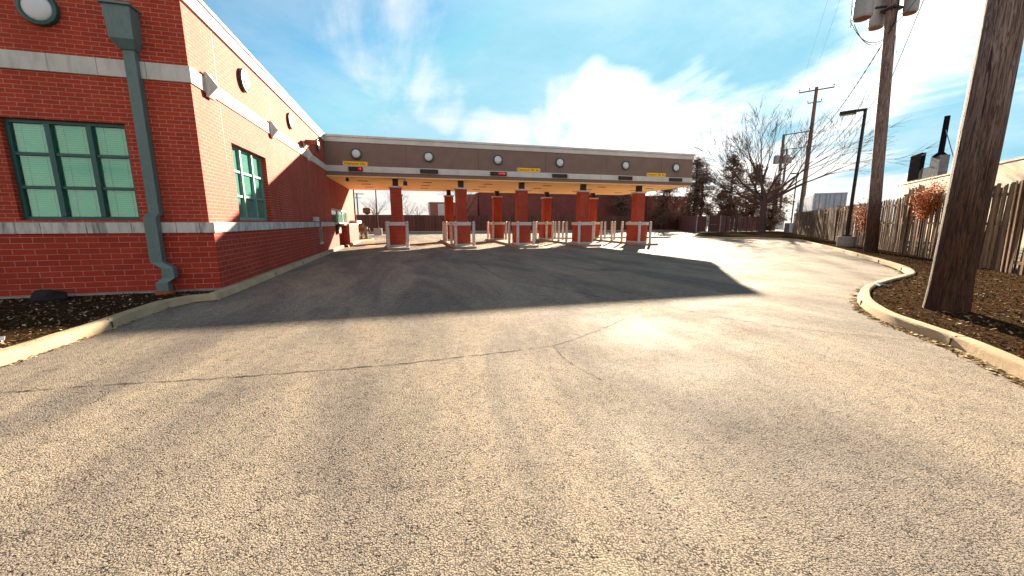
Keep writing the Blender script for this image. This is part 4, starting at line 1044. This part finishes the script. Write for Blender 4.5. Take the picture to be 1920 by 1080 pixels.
mb=MB(); lathe_pole(mb,-11.9,109.4,0,8.9,.22,.16,0,0,8,6,.01); mb.build('shaft','pole_far',t); mb=MB(); mb.tube([(-13.6,109.4,8.7),(-10.2,109.4,8.7)],.10,5); mb.tube([(-13.0,109.4,7.7),(-10.8,109.4,7.7)],.06,5); mb.build('crossarm','pole_far',t)
# parking-lot lamp posts
def lamp_post(x,y,h,arm,label,base=.62,s=1.0,sq=.075):
    t=thing('lamp_post',(x,y,0),label,'lamp post','shoebox lamp posts')
    mb=MB(); mb.lathe([(.42*s,0),(.42*s,base-.03),(.39*s,base)],(x,y,.05),'Z',20); mb.build('concrete_base','conc',t,smooth=True)
    mb=MB(); mb.tube([(x,y,base+.05),(x,y,h)],[sq*1.2,sq],4,twist=R(45)); mb.box(x-.16,x+.16,y-.16,y+.16,base+.05,base+.12); mb.build('pole','black',t)
    a=Vector((arm[0],arm[1])).normalized(); n=Vector((-a.y,a.x)); m=Matrix(((a.x,n.x,0,x),(a.y,n.y,0,y),(0,0,1,h),(0,0,0,1)))
    mb=MB(); mb.box(.02,.38,-.05,.05,-.13,.0,xf=m); ar=mb.build('arm','black',t)
    mb=MB(); mb.box(.38,1.10,-.22,.22,-.20,-.02,xf=m); hd=mb.build('lamp_head','black',t,bevel=.02); mb=MB(); mb.box(.45,1.03,-.17,.17,-.215,-.201,xf=m); mb.build('lens','white_paint',hd)
    return t
lamp_post(24.95,16.55,7.72,(-.5,.86),'black shoebox lamp post on round concrete base by the picket fence')
lamp_post(-3.0,45.6,7.7,(1,0),'black lamp post on a concrete block seen left of first column',.75,1.1)
lamp_post(-5.75,49.7,7.7,(1,0),'black lamp post just past the end of the brick building',.4,.8,.10)
lamp_post(66.2,53.2,9.9,(-1,.2),'distant lamp post left of the shipping container',.3,.8,.09)
# electrical cabinet by pole 3
t=thing('utility_cabinet',(53.3,43.2,0),'pale grey utility cabinet at the far end of the fence','utility cabinet')
mb=MB(); mb.box(52.9,53.8,42.7,43.5,.08,1.35); mb.build('body','metal',t,bevel=.03); mb=MB(); mb.box(52.8,53.9,42.6,43.6,0,.08); mb.build('pad','conc',t)
# ball-shaped tank sign far left
t=thing('water_tank',(-10.56,119.5,0),'small dark tank on a stalk far beyond the back fence','tank')
mb=MB(); mb.lathe([(.25,3.6),(1.1,4.1),(1.15,5.2),(.9,5.5),(.1,5.6)],(-10.56,119.5,0),'Z',14); mb.build('tank','rust',t,smooth=True); mb=MB(); mb.tube([(-10.56,119.5,0),(-10.56,119.5,3.7)],.14,6); mb.build('stalk','pole_far',t)
# overhead wires
def wire(name,label,pairs,r=.012):
    mb=MB()
    for a,b,s in pairs: mb.tube(arc(a,b,s,24),r,4,cap=False)
    return tag(mb.build(name,'black'),label,'cable')
k2=p2(9.75)+Vector((-.2,-.1,0))
mb=MB()
pts=arc(k2,(47.98,37.3,11.8),.9,60); mb.tube(pts,.016,4); 
for s in (0,math.pi): mb.tube([p+Vector((.03*math.cos(i*1.9+s),0,.03*math.sin(i*1.9+s))) for i,p in enumerate(pts)],.012,4)
tag(mb.build('service_cable','black'),'twisted black cable running from transformer pole to double-arm pole','cable','overhead cables')
mb=MB(); e1=p2(7.7)+Vector((-.1,-.24,0)); mb.tube(arc(e1,(47.9,37.2,8.9),.9,30),.014,4); mb.tube(arc(e1,(9,4.1,10.5),.2,20),.012,4)
tag(mb.build('telephone_cable','metal'),'pale thin cable passing low across the transformer pole','cable','overhead cables')
mb=MB()
for s in (.02,.3,.98):
    p=a=Vector((46.85,38.70,17.3))+(Vector((48.95,36.1,17.3))-Vector((46.85,38.70,17.3)))*s
    mb.tube(arc(p,(P1[0]-1.0+2.0*s,P1[1],14.3),.4,24),.007,3)
tag(mb.build('power_line','metal'),'three faint high power lines above the double-arm pole','cable','overhead cables')
mb=MB(); mb.tube(arc(fp(37,9).to_3d()+Vector((0,0,5.5)),fp(-20,12).to_3d()+Vector((0,0,6.2)),.3,20),.02,4)
mb.tube(arc((16.5,3.2,7.2),(60,20,10.5),1.2,20),.02,4)
tag(mb.build('roof_cable','black'),'thin dark cable above the cream building right of nearest pole','cable','overhead cables')

# ---------------------------------------------------------------- trees
def branch_tree(mb,base,dirv,length,r,depth,spread,up,rr,n0=6,minr=.012,kids=(2,4),ends=None,droop=0):
    p=Vector(base); d=Vector(dirv).normalized(); seg=4; pts=[p.copy()]; rad=[r]; r1=r*rr.uniform(.55,.68)
    for i in range(seg):
        d=(d+Vector((rr.gauss(0,.10),rr.gauss(0,.10),rr.gauss(0,.07)+up*.05-droop*.05))).normalized(); p=p+d*length/seg; pts.append(p.copy()); rad.append(r+(r1-r)*(i+1)/seg)
    mb.tube(pts,rad,max(3,n0),cap=False)
    if depth==0:
        if ends is not None: ends.append(p.copy())
        return
    for k in range(rr.randint(*kids)+(0 if depth>1 else 1)):
        s=rr.uniform(.35,1.0) if k else 1.0; idx=min(seg,max(1,int(s*seg+.5))); q=pts[idx]
        ax=d.orthogonal().normalized(); ax=Matrix.Rotation(rr.uniform(0,6.28),3,d)@ax
        ang=rr.uniform(.25,1.0)*spread if k else rr.uniform(.1,.5)*spread
        nd_=(Matrix.Rotation(ang,3,ax)@d); nd_.z+=up*.16
        branch_tree(mb,q,nd_,length*rr.uniform(.58,.88),max(minr,rad[idx]*rr.uniform(.52,.78)),depth-1,spread,up,rr,max(3,n0-1),minr,kids,ends,droop)
# big bare tree in the far bed
rr=random.Random(21)
B0=Vector((43.5,38.8,0))
t=thing('bare_tree',tuple(B0),'big leafless multi-limbed tree in the far mulch bed','tree','leafless trees')
mb=MB(); mb.tube([(B0.x,B0.y,0),(B0.x+.05,B0.y,.5),(B0.x+.02,B0.y,2.2),(B0.x,B0.y,3.6),(B0.x,B0.y,4.2)],[.50,.40,.36,.40,.34],12); mb.build('trunk','bark_far',t,smooth=True)
mb=MB(); top=B0+Vector((0,0,3.7)); side=Vector((.66,-.75,0))   # screen-right direction
for (s,u,L,r) in ((-.95,1.0,4.0,.17),(-.60,1.25,4.2,.17),(-.28,1.6,3.7,.18),(.02,1.7,3.6,.17),(.32,1.4,3.8,.16),(.75,1.1,4.3,.17),(1.25,.85,4.6,.19),(1.6,.75,4.2,.14),(-.1,1.1,3.6,.13),(-1.25,.8,3.9,.13),(-.8,1.4,3.9,.14),(-1.5,.55,3.6,.11),(.5,1.7,3.3,.12),(-.45,1.0,3.2,.11)):
    d=side*s+Vector((0,0,u))+Vector((.7,.7,0))*rr.uniform(-.5,.5)
    branch_tree(mb,top+Vector((0,0,rr.uniform(-.5,.3))),d,L,r,5,.60,.30,rr,6,.014,(2,3))
mb.build('branch','bark_far',t)
def small_tree(x,y,h,seed,label,name='bare_tree',depth=4):
    rr=random.Random(seed); t=thing(name,(x,y,0),label,'tree','leafless trees')
    mb=MB(); mb.tube([(x,y,0),(x,y,h*.3),(x+.1,y,h*.42)],[h*.022,h*.017,h*.015],7); mb.build('trunk','bark_far',t,smooth=True); mb=MB()
    for k in range(7):
        a=k*2.4; branch_tree(mb,(x,y,h*rr.uniform(.28,.42)),(math.cos(a)*.7,math.sin(a)*.7,1.0),h*.24,h*.009,depth,.65,.35,rr,4,h*.0013,(2,3))
    mb.build('branch','bark_far',t)
small_tree(8.6,57.0,8.0,3,'leafless tree in front of the fence behind the second column')
small_tree(28.8,56.5,7.2,8,'leafless tree against dark brick hall behind the bollards')
small_tree(-13.5,100,10,12,'leafless tree far left seen past the brick building',depth=3)
small_tree(-9.5,128,9,13,'thin leafless tree beyond the far tank on a stalk',depth=3)
small_tree(-2.0,112,10.5,14,'narrow leafless tree seen left of the first column',depth=3)
small_tree(3.5,118,7,15,'low leafless tree on the horizon right of the first column',depth=3)
small_tree(-7.0,104,8.5,17,'leafless tree far left just right of the lamp post pole',depth=3)
small_tree(1.2,130,8.5,18,'far leafless tree behind the low pale warehouse left side',depth=3)
small_tree(8.5,128,8.0,19,'far leafless tree behind the low pale warehouse, near the plant room',depth=3)
small_tree(92,44,11,16,'leafless tree far right behind the cream building',depth=3)
# ragged pines
def pine(x,y,h,w,seed,label,bottom=.12):
    rr=random.Random(seed); t=thing('pine_tree',(x,y,0),label,'tree','ragged pines behind the fence')
    mb=MB(); mb.tube([(x,y,0),(x+.1,y,h*.5),(x,y,h*.97)],[h*.026,h*.018,.03],8); mb.build('trunk','bark_far',t,smooth=True)
    br=MB(); fo=MB(); nb=int(h*9)
    for i in range(nb):
        s=bottom+(1-bottom)*(i+rr.random())/nb; z=h*s
        prof=min(1,(1.02-s)*2.6)*(.72+.28*math.sin(s*9+seed)); L=w*prof*rr.uniform(.3,1.12)**.8; a=rr.uniform(0,6.28)
        p=Vector((x,y,z)); e=p+Vector((math.cos(a)*L,math.sin(a)*L,L*rr.uniform(-.05,.45)))
        m=(p+e)/2+Vector((0,0,-.08*L)); br.tube([p,m,e],[.05+.014*L,.035,.014],4,cap=False)
        for q in range(rr.randint(2,4)):
            u=rr.uniform(.45,1.08); c=p+(e-p)*u+Vector((rr.gauss(0,.34),rr.gauss(0,.34),rr.gauss(.05,.22)))
            R0=rr.uniform(.28,.62)
            for _ in range(int(84*R0)):
                v=Vector((rr.gauss(0,1),rr.gauss(0,1),rr.gauss(0,.75))).normalized(); o=c+v*R0*rr.random()**.6
                k=rr.uniform(.10,.20); d2=(v+Vector((rr.gauss(0,.5),rr.gauss(0,.5),rr.gauss(.3,.4)))).normalized(); b=d2.orthogonal().normalized()*k*.40
                fo.add([o-b,o+b,o+d2*k*1.4+b*.3,o+d2*k*1.4-b*.3],[(0,1,2,3)])
    br.build('branch','bark_far',t); fo.build('foliage','needles',t)
for a in ((46.9,55.0,11.6,4.3,1,'ragged brown-green pine directly right of the canopy end'),(50.6,51.4,11.7,4.1,2,'tall ragged pine second from the canopy end'),
          (54.6,50.6,10.2,4.6,3,'broad dark pine behind the trunk of the big bare tree',.08),(58.6,50.6,8.2,4.2,4,'lower pine between bare tree and double-arm pole',.06),
          (49.2,56.0,9.4,4.0,6,'shorter pine filling the gap between the two tallest pines',.05),(43.6,58.8,8.4,3.0,7,'pine rising behind fence below the canopy right corner'),(38.5,63.2,8.4,3.0,8,'pine top showing between the canopy and brick hall'),
          (52.0,54.6,6.4,4.8,9,'low bushy pine behind the gate and bare tree',.04),(57.2,54.0,6.0,5.2,10,'squat dark pine low behind the short red fence',.03)):
    pine(*a)
# orange dry vines hanging over the picket fence
def vine(tc,z,w,h,n,seed,label):
    rr=random.Random(seed); c=fp(tc,-.15); t=thing('dry_vine',(c.x,c.y,0),label,'vine','rust-coloured vines on the fence')
    tw=MB(); lf=MB()
    for k in range(40):
        s=rr.gauss(0,w*.5); p=fp(tc+s*.6,-.1); pts=[Vector((p.x,p.y,z-h*rr.uniform(.2,1.0)))]
        for i in range(6):
            q=pts[-1]+Vector((FD.x*rr.gauss(0,.16),FD.y*rr.gauss(0,.16),rr.uniform(-.05,.24)))+Vector((-FN.x,-FN.y,0))*rr.gauss(0,.07); pts.append(q)
        tw.tube(pts,[.012,.01,.009,.008,.006,.005,.004],4,cap=False)
        for _ in range(n//40):
            q=rr.choice(pts); v=Vector((rr.gauss(0,.12),rr.gauss(0,.12),rr.gauss(0,.11))); o=q+v
            a=Vector((rr.gauss(0,1),rr.gauss(0,1),rr.gauss(0,1))).normalized(); b=a.orthogonal().normalized(); s=rr.uniform(.014,.038)
            lf.add([o-a*s-b*s*.5,o+a*s-b*s*.4,o+a*s*.8+b*s*.5,o-a*s+b*s*.4],[(0,1,2,3)])
    tw.build('twig','twig',t); lf.build('foliage','orange_leaf',t)
vine(4.9,2.5,.8,.75,9500,1,'dense rust-orange vine on the fence top left of the nearest pole')
vine(13.2,2.4,1.7,1.5,4500,2,'thin orange vine spread over the fence beside transformer pole')

# dark rock against the left wall, scraps and stones
def rock(loc,size,mat,label,cat,name,seed=0,sub=3):
    me=bpy.data.meshes.new(name); bm=bmesh.new(); bmesh.ops.create_icosphere(bm,subdivisions=sub,radius=1)
    for v in bm.verts:
        k=1+.22*mnoise.noise(v.co*1.7+Vector((seed,0,0)))+.1*mnoise.noise(v.co*5); v.co=Vector((v.co.x*size[0],v.co.y*size[1],max(v.co.z,-.3)*size[2]))*k
    bm.to_mesh(me); bm.free(); me.materials.append(M[mat]); o=bpy.data.objects.new(name,me); COL.objects.link(o); o.location=loc; tag(o,label,cat); return o
rock((-6.35,8.85,.12),(.27,.18,.17),'rock','dark lumpy rock in the mulch against the shaded brick wall','rock','rock',2)
rock((7.55,4.78,.11),(.06,.035,.02),'stone_clean','small pale stone in mulch just left of the nearest pole','stone','stone',5,2)
rock((6.52,2.55,.012),(.03,.022,.016),'stone_clean','tiny white pebble on the asphalt beside the right kerb','stone','stone',7,2)
mb=MB()
for (x,y,a) in ((10.05,5.9,.3),(10.15,5.86,1.4)):
    m=Matrix.Translation((x,y,.12))@Matrix.Rotation(a,4,'Z')@Matrix.Rotation(.3,4,'X'); mb.box(-.09,.09,-.05,.05,0,.012,xf=m)
tag(mb.build('paper_scrap','blue_scrap'),'pale blue paper scrap in mulch behind the nearest pole','litter')
mb=MB(); m=Matrix.Translation((-4.75,5.85,.12))@Matrix.Rotation(.5,4,'Z')@Matrix.Rotation(.5,4,'X'); mb.box(-.05,.05,-.035,.035,0,.008,xf=m); m2=m@Matrix.Rotation(1.2,4,'Y'); mb.box(0,.05,-.03,.03,0.01,.018,xf=m2)
tag(mb.build('paper_scrap','white_paint'),'folded white paper scrap in mulch behind the left kerb','litter')
# low sticks/twigs in the right bed
mb=MB()
for _ in range(260):
    x=rnd.uniform(6.5,16); y=rnd.uniform(1.5,8.5)
    if not pip(x,y,polyR): continue
    a=rnd.uniform(0,6.28); L=rnd.uniform(.05,.22); mb.tube([(x,y,.10),(x+math.cos(a)*L*.5,y+math.sin(a)*L*.5,.115+rnd.random()*.02),(x+math.cos(a)*L,y+math.sin(a)*L,.10)],[.003,.0035,.002],4)
o=mb.build('ground_twigs','twig'); o['kind']='stuff'
